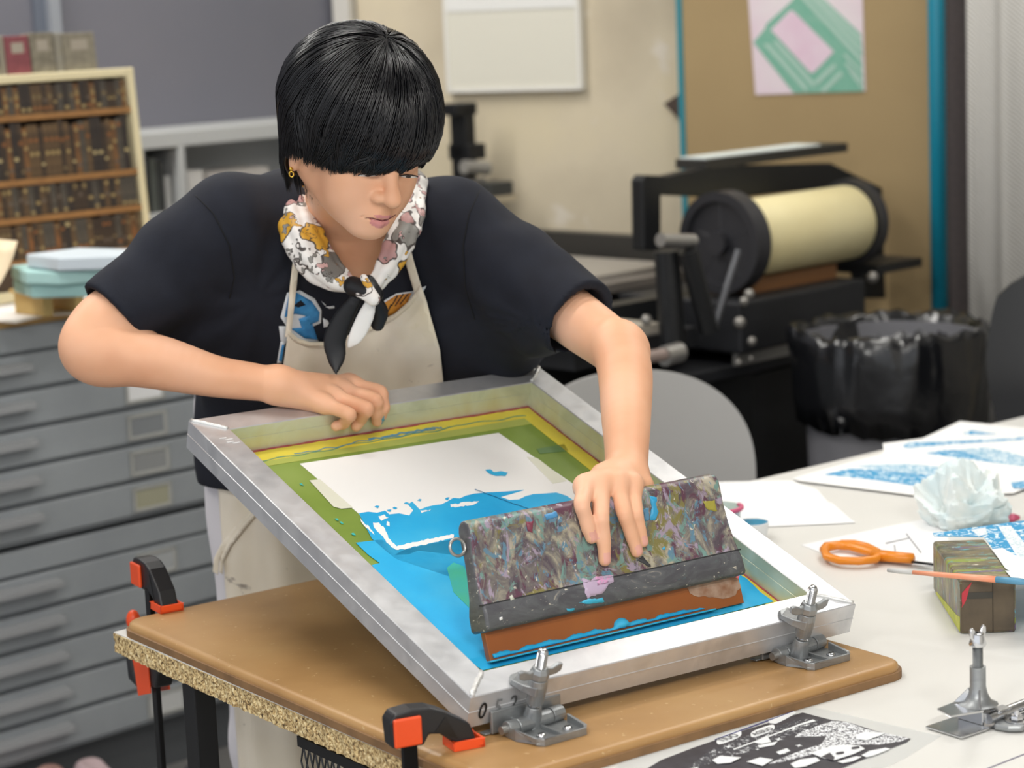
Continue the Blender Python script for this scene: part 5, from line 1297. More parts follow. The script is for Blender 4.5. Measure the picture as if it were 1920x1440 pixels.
mb = MB(); mb.box((-.052, .0, .0005), (.012, .052, .0035)); mb.box((-.008, .010, .0035), (-.004, .045, .022)); mb.box((-.004, .010, .018), (.020, .045, .021)); mb.build('lower_jaw', CH, t, bevel=.0008)
mb = MB(); mb.prism([(-.048, .018), (-.040, .046), (.008, .050), (.020, .040), (.020, .016), (-.010, .006)], (0, 0, .0235), (1, 0, 0), (0, 1, 0), (0, 0, 1), .0035); mb.build('upper_jaw', CH, t, bevel=.0008)
sx, sy = .004, .026
mb = MB(); mb.lathe([(.022, .027), (.015, .031), (.0105, .042), (.0088, .052), (.0088, .080), (.0062, .0802)], (sx, sy, 0), n=28); mb.build('socket', M_ZINC, t, smooth='auto')
mb = MB()
for a in (.4, 2.2, 3.9): mb.prism([(.006, .028), (.026, .0285), (.010, .050)], (sx, sy, 0), (math.cos(a), math.sin(a), 0), (0, 0, 1), (-math.sin(a), math.cos(a), 0), .0025)
mb.build('rib', CH, t, bevel=.0005)
prof = [(0, .05)]; zz = .06
while zz < .118: prof += [(.0058, zz), (.0051, zz+.0007)]; zz += .0014
prof += [(0, .119)]
MB().lathe(prof, (sx, sy, 0), n=20).build('threaded_bolt', M_ZINC, t, smooth='auto')
mb = MB(); mb.lathe([(.0088, .109), (.0098, .112), (.0078, .120), (.0072, .127), (.003, .1275)], (sx, sy, 0), n=24)
for s_ in (1, -1):
    mb.prism([(0, .112), (.008, .116), (.014, .126), (.0135, .134), (.010, .137), (.0065, .133), (.004, .125)], (sx, sy-.0018, 0), (s_*.9, s_*.0, 0), (0, 0, 1), (0, 1, 0), .0036)
mb.build('wing_nut', CH, t, bevel=.0012, smooth='auto')

# ------------------------------------------------------------------ printed film on the table, bottom
z = ZT+.0003
clear = mat('clear_film', 'e4e7e8', .25, spec=.3, alpha=.22)
r = pthing('printed_film', 'clear film printed with a dense black drawing, flat on the white table in front', 'film', [(1165, 1428), (1300, 1372), (1492, 1318), (1640, 1352), (1765, 1380), (1700, 1420), (1600, 1470), (1100, 1500)], z, clear, .0002)
r.children[0]['label'] = 'clear plastic sheet around the black artwork'
ik = mat('film_black', '24222a', .5, var='3a3840', scale=60, amt=.5)
zk = z+.0003; Lz = [0]
def art(nm, pts, m):
    Lz[0] += 1; return addflat(r, nm, pts, zk+.00004*Lz[0], m, .00008)
scrib = printmat('scribble', '35343e', 'e6e8ea', 330, .47); scribd = printmat('scribble_dark', '37363c', 'c9cbcd', 240, .60)
art('black_area', [(1215, 1440), (1240, 1425), (1300, 1402), (1400, 1368), (1505, 1336), (1547, 1347), (1560, 1350), (1590, 1354), (1640, 1370), (1690, 1382), (1708, 1385), (1700, 1392), (1640, 1415), (1580, 1440), (1520, 1460), (1150, 1480)], ik)
art('scribbled_area', [(1560, 1352), (1590, 1354), (1620, 1366), (1640, 1371), (1690, 1381), (1705, 1384), (1690, 1390), (1650, 1396), (1600, 1396), (1560, 1402), (1510, 1418), (1460, 1430), (1440, 1432), (1500, 1408), (1540, 1395), (1550, 1380), (1490, 1382), (1500, 1372)], scrib)
art('grey_sketch', [(1330, 1408), (1400, 1380), (1500, 1348), (1545, 1350), (1530, 1362), (1480, 1380), (1400, 1410), (1340, 1430), (1290, 1440)], scribd)
wh = mat('film_white', 'e2e5e6', .5)
def oval(cx, cy, ax, ay, ang, n=18):
    c, s_ = math.cos(ang), math.sin(ang); out = []
    for i in range(n):
        t_ = 2*math.pi*i/n; e = 2/3.2
        x = ax*math.copysign(abs(math.cos(t_))**e, math.cos(t_)); y = ay*math.copysign(abs(math.sin(t_))**e, math.sin(t_)); out.append((cx+x*c-y*s_*.4, cy+x*s_+y))
    return out
art('speech_bubble', oval(1367, 1382.5, 25, 7.5, -.36), wh); art('speech_bubble', oval(1430, 1370.5, 24, 6.5, -.34), wh); art('speech_bubble', [(1440, 1351), (1448, 1346), (1488, 1333), (1493, 1337), (1470, 1350), (1455, 1357), (1443, 1356)], wh)
art('edge_line', [(1340, 1386), (1390, 1368), (1440, 1350), (1488, 1332.5), (1488, 1334), (1440, 1352), (1390, 1370), (1341, 1388)], mat('violet_line', '3b3d77', .5))
def filmtext(txt, cx, cy, size):
    vs, fs = text_faces(txt, size); c = on(cx, cy, zk+.0011); ax = on(cx+20, cy-7.2, zk)-on(cx, cy, zk); ax[2] = 0; ax /= np.linalg.norm(ax); ay_ = np.cross(ZZ, ax)
    mb = MB(); V = [tuple(c-ax*v[0]+ay_*v[1]*1.25) for v in vs]; k = len(V); mb.add(V+[tuple(np.array(q)+[0, 0, .0001]) for q in V], list(fs)+[tuple(i+k for i in f[::-1]) for f in fs]); mb.build('lettering', mat('letter_ink', '2b2b35', .5), r, world=True)
filmtext('OUIT', 1365, 1383, .0115); filmtext('QUEDA', 1430, 1371, .0085)
art('white_outline', [(1375, 1404), (1420, 1388), (1500, 1357), (1524, 1349), (1530, 1352), (1500, 1360), (1420, 1390), (1376, 1406)], wh)
def star(cx, cy, s_):
    return [(cx+s_*k_*math.cos(a)*1.5, cy+s_*k_*math.sin(a)*.62) for i in range(8) for a, k_ in [(i*math.pi/4+.2, 1 if i % 2 == 0 else .33)]]
for cx, cy, s_ in ((1488, 1367, 5.5), (1460, 1386, 6), (1498, 1398, 5), (1366, 1400, 6), (1395, 1410, 4), (1470, 1412, 4), (1512, 1360, 3.5), (1420, 1405, 3), (1440, 1378, 3), (1500, 1378, 3)): art('star', star(cx, cy, s_), wh)
art('white_shape', [(1412, 1392), (1438, 1379), (1446, 1391), (1428, 1395)], wh); art('white_shape', [(1420, 1398), (1458, 1390), (1452, 1397), (1424, 1402)], wh); art('white_shape', [(1455, 1410), (1475, 1403), (1482, 1408), (1462, 1415)], wh)
art('white_blob', [(1520, 1412), (1545, 1402), (1580, 1396), (1612, 1398), (1622, 1404), (1600, 1414), (1565, 1425), (1545, 1422)], wh); art('white_blob', [(1482, 1432), (1500, 1424), (1530, 1420), (1538, 1426), (1510, 1437), (1490, 1440)], wh)
art('white_blob', [(1615, 1416), (1630, 1408), (1660, 1402), (1670, 1404), (1640, 1416), (1625, 1420)], wh); art('white_blob', [(1570, 1428), (1605, 1418), (1616, 1419), (1600, 1427), (1580, 1431)], wh); art('white_blob', [(1605, 1377), (1620, 1372), (1660, 1374), (1650, 1379), (1625, 1388), (1605, 1386)], wh)
for cx, cy in ((1575, 1412), (1604, 1402)): art('dark_eye', oval(cx, cy, 8, 2.4, -.15), ik)
art('white_blob', [(1335, 1425), (1350, 1417), (1390, 1420), (1370, 1430), (1345, 1432)], wh); art('white_blob', [(1240, 1452), (1310, 1438), (1300, 1450)], wh); art('white_blob', [(1400, 1428), (1425, 1420), (1450, 1424), (1430, 1436)], wh)
art('black_wedge', [(1540, 1419), (1556, 1411), (1565, 1420), (1562, 1426)], ik)
# ================================================================== the person
PR = thing('person', 'person in black T-shirt, floral scarf and canvas apron leaning over the frame, pressing the squeegee', 'person', Matrix.Translation((-.24, 3.2, 0)))
skin = mat('skin', 'e3ad8a', .5, spec=.35, sss=.12)
nt = skin.node_tree; b = nt.nodes['Principled BSDF']; tcn = nt.nodes.new('ShaderNodeTexCoord')
c = ramp(nt, tcn.outputs['Object'], 9, [(.35, 'dca380'), (.5, 'e4ae8b'), (.68, 'eab798')], detail=3); nt.links.new(c, b.inputs['Base Color'])
lipm = mat('lips', 'd08a86', .28, spec=.5, sss=.1); nailm = mat('nails', 'e0a596', .3); nailb = mat('nail_blue_ink', '4a93ad', .4); knm = mat('skin_red', 'd39a80', .5, spec=.35, sss=.12)
# ---- head frame
def headrot(yw, pt, rl):
    cy, sy = math.cos(yw), math.sin(yw)
    Fd = np.array([sy*math.cos(pt), -cy*math.cos(pt), -math.sin(pt)]); X = np.array([cy, sy, 0.]); Z = np.cross(Fd, X)
    c, s = math.cos(rl), math.sin(rl)
    return np.array([c*X+s*Z, Fd, -s*X+c*Z]).T
HM = headrot(math.radians(34.5), math.radians(23), math.radians(-6.5)); HC = at(673, 233, 2.72); HS = .965
def hp(x, y, z): return HC+HM @ np.array([x, y, z])*HS
B = Sdf()
def hcone(a, b, ra, rb, k=.01, op='u'): B.cone(hp(*a), hp(*b), ra*HS, rb*HS, k, op)
def hell(c, r, k=.015, op='u'): B.ell(hp(*c), HM, np.array(r)*HS, k, op)
hell((0, -.008, .018), (.076, .094, .094), .0)          # cranium
hell((0, .022, -.033), (.061, .064, .076), .03)         # face mass
hell((0, .050, -.070), (.038, .038, .038), .03)         # jaw
for s in (-1, 1):
    hcone((s*.050, .0, -.060), (s*.012, .070, -.098), .014, .014, .03)   # jaw line
    hell((s*.038, .056, -.046), (.021, .021, .021), .025)                # cheekbone
    hell((s*.029, .058, -.070), (.020, .022, .020), .02)                 # cheek
hell((0, .078, -.1005), (.017, .014, .013), .02)         # chin
hell((0, .074, .016), (.058, .022, .022), .03)          # brow
for s in (-1, 1):
    hell((s*.031, .092, -.022), (.018, .013, .011), .012, 's')           # eye sockets
    hell((s*.031, .0735, -.022), (.0150, .0125, .0115), .005)            # eyelids
hcone((0, .085, -.012), (0, .105, -.044), .0068, .0085, .012)            # nose bridge
hell((0, .1100, -.053), (.0108, .0112, .0095), .009)                     # nose tip
for s in (-1, 1):
    hell((s*.0135, .0965, -.0560), (.0074, .0092, .0070), .006)          # wings
    hell((s*.0062, .1005, -.0625), (.0028, .0042, .0025), .003, 's')     # nostrils
hcone((0, .086, -.064), (0, .088, -.074), .010, .010, .012)              # philtrum
hell((0, .080, -.082), (.027, .015, .014), .012)                         # mouth mound
L_UP = [((-.023, .0850, -.0830), (-.007, .0965, -.0792)), ((-.007, .0965, -.0792), (.007, .0965, -.0792)), ((.007, .0965, -.0792), (.023, .0850, -.0830))]
L_LO = [((-.019, .0860, -.0880), (0, .0960, -.0900)), ((0, .0960, -.0900), (.019, .0860, -.0880))]
for a, b_ in L_UP: hcone(a, b_, .0032, .0042, .003)
for a, b_ in L_LO: hcone(a, b_, .0038, .0052, .003)
hcone((-.024, .0900, -.0846), (0, .1010, -.0850), .0011, .0014, .0018, 's'); hcone((0, .1010, -.0850), (.024, .0900, -.0846), .0014, .0011, .0018, 's')
for s in (-1, 1):                                       # ears
    hell((s*.075, -.008, -.030), (.009, .017, .030), .006); hell((s*.0765, -.004, -.058), (.0055, .008, .010), .006)
# ---- neck, shoulders, core
NB = at(652, 400, 2.98); 
SR, SLh = at(425, 425, 2.88), at(852, 430, 2.97)
B.chain([hp(0, -.03, -.05), at(655, 380, 2.90), at(657, 450, 2.955), at(655, 560, 3.06)], [.052, .052, .056, .06], .03)
B.cone(at(600, 415, 3.0), SR, .045, .045, .05); B.cone(at(700, 415, 3.03), SLh, .045, .045, .05)
B.cone(at(655, 560, 3.10), at(630, 880, 3.25), .065, .065, .06)
# ---- right arm (left in the picture): elbow out, hand on the frame
ER = at(165, 648, 2.82); WR = at(522, 722, 2.835)
B.chain([SR, at(300, 530, 2.86), at(205, 612, 2.835)], [.046, .042, .040], .03)
B.chain([at(205, 612, 2.835), at(165, 646, 2.82), at(196, 662, 2.82)], [.038, .0355, .038], .03, sub=8)
B.chain([at(180, 662, 2.82), at(290, 678, 2.815), at(400, 705, 2.82), at(470, 715, 2.83), WR], [.0365, .0345, .0265, .0238, .0215], .02)
# ---- left arm (right in the picture): forearm comes down to the squeegee
EL = at(1172, 660, 2.78); WL = at(1174, 888, 2.612)
B.chain([SLh, at(960, 510, 2.935), at(1088, 605, 2.855), at(1168, 662, 2.790)], [.046, .040, .0365, .0330], .03)
B.chain([at(1160, 650, 2.79), at(1172, 700, 2.745), at(1174, 780, 2.685), at(1175, 840, 2.645), WL], [.0335, .0335, .0298, .0262, .0250], .012)
# depth of the squeegee face and of the frame surfaces
SF0 = SQ0+sqQ*.0115
def fd(x, y): return pdepth(onplane(x, y, SF0, sqQ))
def td(x, y, n=0.): return pdepth(onplane(x, y, FD+fn_*n, fn_))
def wdp(x, y): return pdepth(onplane(x, y, FP(0, FL-TB, 0), fw_))
NAILS = []
def finger(J, R, k=.004):
    J2 = []; R2 = []
    for i, (j, r) in enumerate(zip(J, R)):
        if i: J2.append((np.asarray(J[i-1])+j)/2); R2.append((R[i-1]+r)/2*.955)
        J2.append(np.asarray(j)); R2.append(r)
    B.chain(J2, R2, k, sub=3)
# left hand: MCP, PIP, DIP, tip
LH = [([(1098, 912, 2.545), (1091, 946, -.012), (1103, 990, -.008), (1109, 1008, -.0062)], [.0115, .0092, .0082, .0070]),
      ([(1126, 905, 2.550), (1127, 968, -.013), (1132, 1016, -.0085), (1134, 1050, -.0062)], [.0120, .0094, .0082, .0072]),
      ([(1156, 905, 2.556), (1171, 963, -.013), (1185, 1005, -.0085), (1194, 1034, -.0062)], [.0118, .0090, .0080, .0070]),
      ([(1184, 908, 2.566), (1193, 962, -.011), (1200, 994, -.0080), (1206, 1016, -.0060)], [.0108, .0082, .0072, .0063])]
for J, R in LH:
    P = [at(x, y, d if d > 1 else fd(x, y)+d) for x, y, d in J]; finger(P, R)
    B.cone(WL, P[0], .016, R[0], .014)
    t3 = P[3]; dv = (P[3]-P[2])/np.linalg.norm(P[3]-P[2]); NAILS.append((t3+sqQ*R[3]*.82-dv*.001, dv, R[3], nailm))
B.cone(WL, at(1205, 912, 2.59), .020, .0135, .012); B.ball(at(1140, 900, 2.58), .016, .02)
P = [at(1130, 892, 2.61), at(1108, 915, 2.618), at(1100, 940, fd(1100, 940)+.045), at(1104, 965, fd(1104, 965)+.046)]
finger(P, [.015, .0115, .0095, .0080], .006)
# right hand
RH = [([(655, 720, .006, 0), (713, 735, -.004, 0), (720, 764, -.0105, 1), (715, 780, -.009, 1)], [.0112, .0092, .0080, .0070]),
      ([(640, 731, .000, 0), (704, 750, -.008, 0), (706, 776, -.0125, 1), (707, 790, -.010, 1)], [.0115, .0095, .0082, .0072]),
      ([(624, 744, -.004, 0), (688, 766, -.010, 0), (677, 786, -.0135, 1), (668, 799, -.0115, 1)], [.0112, .0092, .0080, .0070]),
      ([(606, 756, -.006, 0), (656, 777, -.010, 0), (645, 794, -.0125, 1), (630, 799, -.011, 1)], [.0105, .0085, .0075, .0066])]
for q, (J, R) in enumerate(RH):
    P = [at(x, y, (wdp(x, y)+o-.0) if wl else td(x, y+12)-.010+o) for x, y, o, wl in J]; finger(P, R)
    B.cone(WR, P[0], .0175, R[0], .014)
    if q == 1: NAILS.append((at(714, 786, wdp(714, 786)-.013), (P[3]-P[2])/np.linalg.norm(P[3]-P[2]), .0075, nailb))
B.cone(WR, at(585, 752, td(585, 760)-.010), .019, .0125, .012)
P = [at(560, 745, 2.86), at(600, 760, 2.895), at(640, 775, 2.92), at(665, 785, 2.925)]
finger(P, [.0135, .011, .0095, .0080], .006)
def bodymat(C):
    mi = np.zeros(len(C), int)
    def dist(a, b_):
        a, b_ = hp(*a), hp(*b_); ba = b_-a; t = np.clip((C-a) @ ba/(ba @ ba), 0, 1); return np.linalg.norm(C-a-t[:, None]*ba, axis=1)
    near = np.linalg.norm(C-hp(0, .09, -.085), axis=1) < .035
    for a, b_ in L_UP: mi[near & (dist(a, b_) < .0047)] = 1
    for a, b_ in L_LO: mi[near & (dist(a, b_) < .0070)] = 1
    for c_, dv, r, m in NAILS:
        q = C-c_; al_ = q @ dv; pr2 = q-al_[:, None]*dv
        mi[(np.abs(al_) < r*.85) & (np.linalg.norm(pr2, axis=1) < r*.68)] = 2 if m is nailm else 3
    return mi
body = B.mesh(.0019, 'body', [skin, lipm, nailm, nailb], PR, matfn=bodymat)
# eyes: whites, iris and lash lines
ew = mat('eye_white', 'e6ddd6', .25); ei = mat('iris_dark', '2a1c14', .2); lash = mat('lash_black', '120f10', .6)
bpy.context.view_layer.update()
BB = bvh_world([body])
def dbd(name, pts, m, off=.0006, th=.0008, step=3): return drape(name, pts, step, BB, off, th, m, PR)
def ep(sx_, dx, dz):
    q = hp(sx_*.031+dx, .088, -.024+dz)-CAM; c_ = RC @ q; return (960+F_PX*c_[0]/c_[2], 720+F_PX*c_[1]/c_[2])
for s_ in (-1, 1):
    up = [(-.014, -.0022), (-.010, -.0012), (-.004, -.0006), (.003, -.0006), (.010, -.0014), (.014, -.0028)]; lo = [(.010, -.0034), (.003, -.0038), (-.004, -.0036), (-.010, -.0028)]
    dbd('eye', [ep(s_, s_*x, z-.004) for x, z in up+lo], ew)
    dbd('iris', [ep(s_, s_*(-.001)+.0042*math.cos(a), -.0062+.0015*math.sin(a)) for a in [k*math.pi/6 for k in range(12)]], ei, .0012)
    dbd('eyelashes', [ep(s_, s_*x, z-.004) for x, z in up]+[ep(s_, s_*x, z-.0026) for x, z in up[::-1]], lash, .0018)
dbd('mouth_line', [(685, 408.5), (697, 408), (707, 410.5), (717, 413), (727, 410.5), (735, 406), (742, 402), (742, 403.2), (735, 408), (727, 412.8), (717, 415.2), (707, 412.6), (697, 409.8)], mat('mouth_dark', '6b3036', .5), .0007, .0008, 3)
for x, y in ((703, 384), (732, 386)): pass
# moles and earring
for p in (hp(-.033, .079, -.076), hp(.004, .0955, -.0725)):
    pass
e0 = hp(-.0815, -.0005, -.064); gold = mat('gold', 'e0b84e', .2, metal=1.)
mb = MB(); up_ = HM[:, 2]
mb.sphere(tuple(e0), .0026, 10); mb.tube([tuple(e0-ZZ*(.0062)+RC[0]*.0026*math.cos(a)+ZZ*.0032*math.sin(a)) for a in [i*2*math.pi/16 for i in range(16)]], .0010, 6, closed=True)
mb.build('earring', gold, PR, world=True, smooth=True)

# ---- hair
def build_hair():
    rs = np.random.default_rng(11)
    C0 = np.array([0, -.008, .016]); RAD = np.array([.0985, .1125, .108])
    w = np.array([.0, .16, 1.]); w /= np.linalg.norm(w); a_ = np.array([0, 1, 0])-w*w[1]; a_ /= np.linalg.norm(a_); b_ = np.cross(a_, w)   # a_: forward, b_: person's left?
    if b_[0] < 0: b_ = -b_
    def zlow(ph):           # ph: 0 front, +: person's left; value = lower hair edge
        d = np.degrees(ph); ad = np.abs(d)
        z = np.interp(ad, [0, 25, 45, 58, 74, 90, 104, 118, 140, 180], [-.020, -.031, -.034, -.038, -.042, -.046, -.075, -.098, -.105, -.11])
        z = np.where((d > 8) & (d < 60), np.interp(d, [8, 20, 34, 48, 60], [-.022, -.014, -.010, -.018, -.036]), z)
        return z
    def pos(ph, t, rr):
        """t 0..1 crown->equator, 1..2 equator->edge"""
        th = np.minimum(t, 1)*np.pi/2
        d = np.cos(th)[..., None]*w+np.sin(th)[..., None]*(np.cos(ph)[..., None]*a_+np.sin(ph)[..., None]*b_)
        p = C0+d*RAD*rr[..., None]
        dn = np.clip(t-1, 0, None); z0 = p[..., 2]
        zl = zlow(ph); zz_ = z0+(zl-z0)*dn
        drop = np.clip((.012-zz_)/.1, 0, 2)*(t > 1)
        back = np.clip((np.abs(np.degrees(ph))-85)/50, 0, 1); front = np.clip(1-np.abs(np.degrees(ph))/80, 0, 1)
        shr = 1-drop*(.30*back+.10)-drop*drop*.30*front
        p2 = p.copy(); hx = p2[..., :2]*shr[..., None]
        p2[..., :2] = np.where((t > 1)[..., None], hx, p2[..., :2]); p2[..., 2] = np.where(t > 1, zz_, p2[..., 2])
        return p2
    V = []; F = []; n0 = 0
    # under layer
    nu, nv = 96, 40
    PH, TT = np.meshgrid(np.linspace(-np.pi, np.pi, nu, endpoint=False), np.linspace(.0, 1.93, nv)); 
    for q_ in (.962, .93):
        V.append(pos(PH, TT, np.full(PH.shape, q_)).reshape(-1, 3))
    i, j = np.meshgrid(np.arange(nv-1), np.arange(nu), indexing='ij'); i = i.ravel(); j = j.ravel(); j2 = (j+1) % nu
    f1 = np.stack([i*nu+j, i*nu+j2, (i+1)*nu+j2, (i+1)*nu+j], 1); F.append(f1); F.append(f1[:, ::-1]+nu*nv)
    j = np.arange(nu); j2 = (j+1) % nu; F.append(np.stack([(nv-1)*nu+j, (nv-1)*nu+j2, (nv-1)*nu+j2+nu*nv, (nv-1)*nu+j+nu*nv], 1)); n0 = 2*nu*nv
    # strands grouped in locks
    NC, NS, K = 620, 15, 15
    phc = rs.uniform(-np.pi, np.pi, NC); t0c = rs.uniform(.05, .95, NC); te = 2.0+rs.normal(0, .075, NC)-.03; rc = rs.uniform(.975, 1.045, NC); sw = rs.normal(.10, .16, NC)+.12*np.sin(phc*2)
    ph0 = (phc[:, None]+rs.normal(0, .055, (NC, NS))); t0 = np.clip(t0c[:, None]+rs.normal(0, .03, (NC, NS)), .01, 1.5); t1 = te[:, None]+rs.normal(0, .03, (NC, NS)); r0 = rc[:, None]+rs.normal(0, .005, (NC, NS))
    s = np.linspace(0, 1, K)
    T = t0[..., None]+(t1-t0)[..., None]*s
    sw_ = (sw[:, None]+rs.normal(0, .02, (NC, NS)))[..., None]*(1-s)**1.5
    conv = phc[:, None, None]+(ph0-phc[:, None])[..., None]*(1-.72*s**1.3)
    PHs = conv+sw_+.015*np.sin(s*5+phc[:, None, None]*7)
    PHs = (PHs+np.pi) % (2*np.pi)-np.pi
    RR = r0[..., None]*(1-.045*(1-s)**8)-.022*s**5
    RR = np.broadcast_to(RR, T.shape)
    X = pos(PHs, T, RR)       # NC,NS,K,3
    X = X.reshape(-1, K, 3)
    tg = np.gradient(X, axis=1); tg /= np.linalg.norm(tg, axis=2, keepdims=True)+1e-9
    out = X-C0; sd_ = np.cross(tg, out); sd_ /= np.linalg.norm(sd_, axis=2, keepdims=True)+1e-9; nm = np.cross(sd_, tg)
    rad = (.00085*(1-.75*s**3)*(.5+.5*np.minimum(1, s*8)))[None, :, None]
    ring = [X+sd_*rad*math.cos(q)+nm*rad*math.sin(q)*.6 for q in (math.pi/2, math.pi*7/6, math.pi*11/6)]
    R3 = np.stack(ring, 2)    # S,K,3,3
    S_ = len(X); V.append(R3.reshape(-1, 3)); base = n0+np.arange(S_)[:, None, None]*K*3
    kk = np.arange(K-1)[None, :, None]*3; jj = np.arange(3)[None, None, :]; j2 = (jj+1) % 3
    f = np.stack([base+kk+jj, base+kk+j2, base+kk+3+j2, base+kk+3+jj], -1).reshape(-1, 4); F.append(f)
    V = np.concatenate(V)*HS @ HM.T+HC; F = np.concatenate(F)
    fmi = np.zeros(len(F), int)
    hm = mat('black_hair', '0c0c10', .27, spec=.6)
    return raw_mesh('hair', V, F, [hm], PR, True, fmi)
build_hair()

# ---- T-shirt
S = Sdf()
LAT = np.array([math.cos(math.radians(30)), math.sin(math.radians(30)), 0])
def slab(c, a, r, k=.07): S.cone(c-LAT*a, c+LAT*a, r, r, k)
slab(at(655, 470, 3.03), .125, .085, 0); slab(at(655, 560, 3.08), .125, .098); slab(at(655, 660, 3.14), .115, .100); slab(at(650, 760, 3.18), .115, .098); slab(at(640, 850, 3.22), .115, .098)
S.cone(at(590, 400, 2.99), SR+np.array([0, 0, .004]), .06, .058, .05); S.cone(at(705, 405, 3.02), SLh+np.array([0, 0, .004]), .06, .058, .05)
S.cone(at(500, 480, 2.97), at(430, 520, 2.95), .08, .075, .05); S.cone(at(800, 500, 3.05), at(860, 540, 3.03), .08, .08, .05)
def sleeve(path, radii, cut, nrm, k=.04):
    cut = np.asarray(cut); nrm = np.asarray(nrm)/np.linalg.norm(nrm); P_ = [np.asarray(p) for p in path]
    cen = sum(P_)/len(P_); Rb = max(np.linalg.norm(p-cen) for p in P_)+max(radii)
    def fn(Q):
        D = None
        for a, b_, ra, rb in zip(P_[:-1], P_[1:], radii[:-1], radii[1:]):
            ba = b_-a; L2 = ba @ ba; pa = Q-a; t = np.clip(pa @ ba/L2, 0, 1); q = pa-t[..., None]*ba; d = np.sqrt((q*q).sum(-1))-(ra+t*(rb-ra))
            D = d if D is None else smin(D, d, .012)
        return np.maximum(D, (Q-cut) @ nrm)
    S.add(fn, cen, Rb, k)
# right sleeve (left in picture)
cR = at(212, 596, 2.84); nR = at(163, 640, 2.82)-at(300, 520, 2.86)
sleeve([SR, at(330, 500, 2.87), at(160, 640, 2.82)], [.062, .060, .054], cR, nR)
S.cone(at(440, 560, 2.98), at(330, 590, 2.93), .07, .05, .05); S.cone(at(480, 640, 3.04), at(400, 640, 2.99), .08, .045, .05)
B2 = at(150, 650, 2.82); S.cone(cR+(nR/np.linalg.norm(nR))*.03, cR-(nR/np.linalg.norm(nR))*.035, .050, .044, .0, 's')
# left sleeve
cL = at(1088, 607, 2.855); nL = at(1168, 655, 2.80)-at(960, 520, 2.93)
sleeve([SLh, at(960, 510, 2.93), at(1150, 640, 2.82)], [.062, .062, .052], cL, nL)
S.cone(at(900, 560, 3.02), at(1010, 610, 2.95), .075, .045, .05); S.cone(at(860, 640, 3.12), at(960, 640, 3.04), .085, .05, .05)
S.cone(cL+(nL/np.linalg.norm(nL))*.03, cL-(nL/np.linalg.norm(nL))*.035, .048, .042, .0, 's')
# neck opening
S.cone(at(668, 480, 2.86), at(650, 300, 2.92), .043, .070, .012, 's')
rw = np.random.default_rng(2); WV = [(rw.normal(size=3)*np.array([26, 26, 9]), rw.uniform(0, 6.28), rw.uniform(.0007, .0016)) for _ in range(9)]
aR_ = (at(165, 640, 2.82)-SR); aR_ /= np.linalg.norm(aR_)
def wr(Q):
    s_ = 0
    for k_, p_, a_ in WV: s_ = s_+a_*np.sin(Q @ k_+p_+1.3*np.sin(Q @ (k_[::-1]*.6)+p_))
    # folds radiating from the armpits
    for c_, amp in ((at(470, 560, 2.9), .0045), (at(880, 580, 2.98), .0022)):
        q = Q-c_; r_ = np.sqrt((q*q).sum(-1))+1e-6; ang = np.arctan2(q[..., 2], q @ LAT)
        s_ = s_+amp*.7*np.sin(ang*9+r_*14)*np.exp(-((r_-.13)/.08)**2)
    return s_
S.add(wr, at(650, 600, 3.0), 2., 0, 'd')
zhem = at(420, 908, 3.12)[2]
def hemcut(Q, D): return np.maximum(D, zhem-Q[..., 2])
shm = mat('black_cotton', '191b24', .85, spec=.3, bump=.12, bscale=900, var='1d202a', scale=30)
shirt = S.mesh(.0038, 'tshirt', shm, PR, post=hemcut)
bpy.context.view_layer.update()
SB = bvh_world([shirt])
def z2(X, Y): return (480+X*.3056, 280+Y*.3056)
bl_ = mat('print_blue', '2a6fa8', .7, var='3f8fc4', scale=60); wt_ = mat('print_white_ink', 'd9dee2', .7); og_ = mat('print_orange', 'c98a2c', .7, var='a05a1c', scale=50, amt=.6)
def dr(name, pts, m, off=.0022, th=.0012, step=8): return drape(name, pts, step, SB, off, th, m, PR)
dr('shirt_print', [z2(*p) for p in ((190, 880), (270, 865), (360, 915), (402, 985), (400, 1065), (345, 1090), (385, 1180), (200, 1200), (150, 1175), (140, 1085), (185, 1085), (150, 1030))], wt_)
dr('shirt_print', [z2(*p) for p in ((250, 880), (340, 930), (390, 1000), (385, 1055), (325, 1080), (300, 1020), (240, 1010), (175, 1030), (200, 900))], bl_, .0036)
dr('shirt_print', [z2(*p) for p in ((262, 1040), (330, 1020), (378, 1168), (300, 1160), (215, 1100), (280, 1095))], bl_, .0036)
dr('shirt_print', [z2(*p) for p in ((150, 1180), (178, 1180), (160, 1312), (128, 1312))], wt_); dr('shirt_print', [z2(*p) for p in ((160, 1200), (174, 1200), (158, 1305), (140, 1295))], bl_, .0036)
dr('shirt_print', [z2(*p) for p in ((230, 960), (275, 925), (305, 955), (260, 970))], shm, .0046)
for pts in (((400, 930), (430, 955), (425, 962)), ((425, 965), (480, 960), (482, 975), (450, 978)), ((410, 1035), (440, 1050), (455, 1085), (415, 1095)), ((1045, 945), (1052, 950), (1048, 956)), ((555, 950), (590, 955), (575, 968))): dr('shirt_print', [z2(*p) for p in pts], wt_, step=4)
dr('shirt_print', [z2(*p) for p in ((748, 1000), (790, 925), (860, 885), (950, 872), (1045, 838), (1015, 895), (935, 945), (855, 1010), (748, 1065))], wt_)
dr('shirt_print', [z2(*p) for p in ((748, 1010), (790, 940), (860, 895), (955, 880), (930, 940), (850, 1008), (748, 1062))], og_, .0036)
for a, b_ in (((830, 960), (870, 895)), ((850, 960), (905, 885)), ((880, 950), (935, 885)), ((800, 1010), (830, 950))):
    (x0, y0), (x1, y1) = z2(*a), z2(*b_); dr('shirt_print', [(x0, y0), (x1-1.5, y1), (x1+1, y1+.5), (x0+1.5, y0+1)], shm, .0046, step=5)
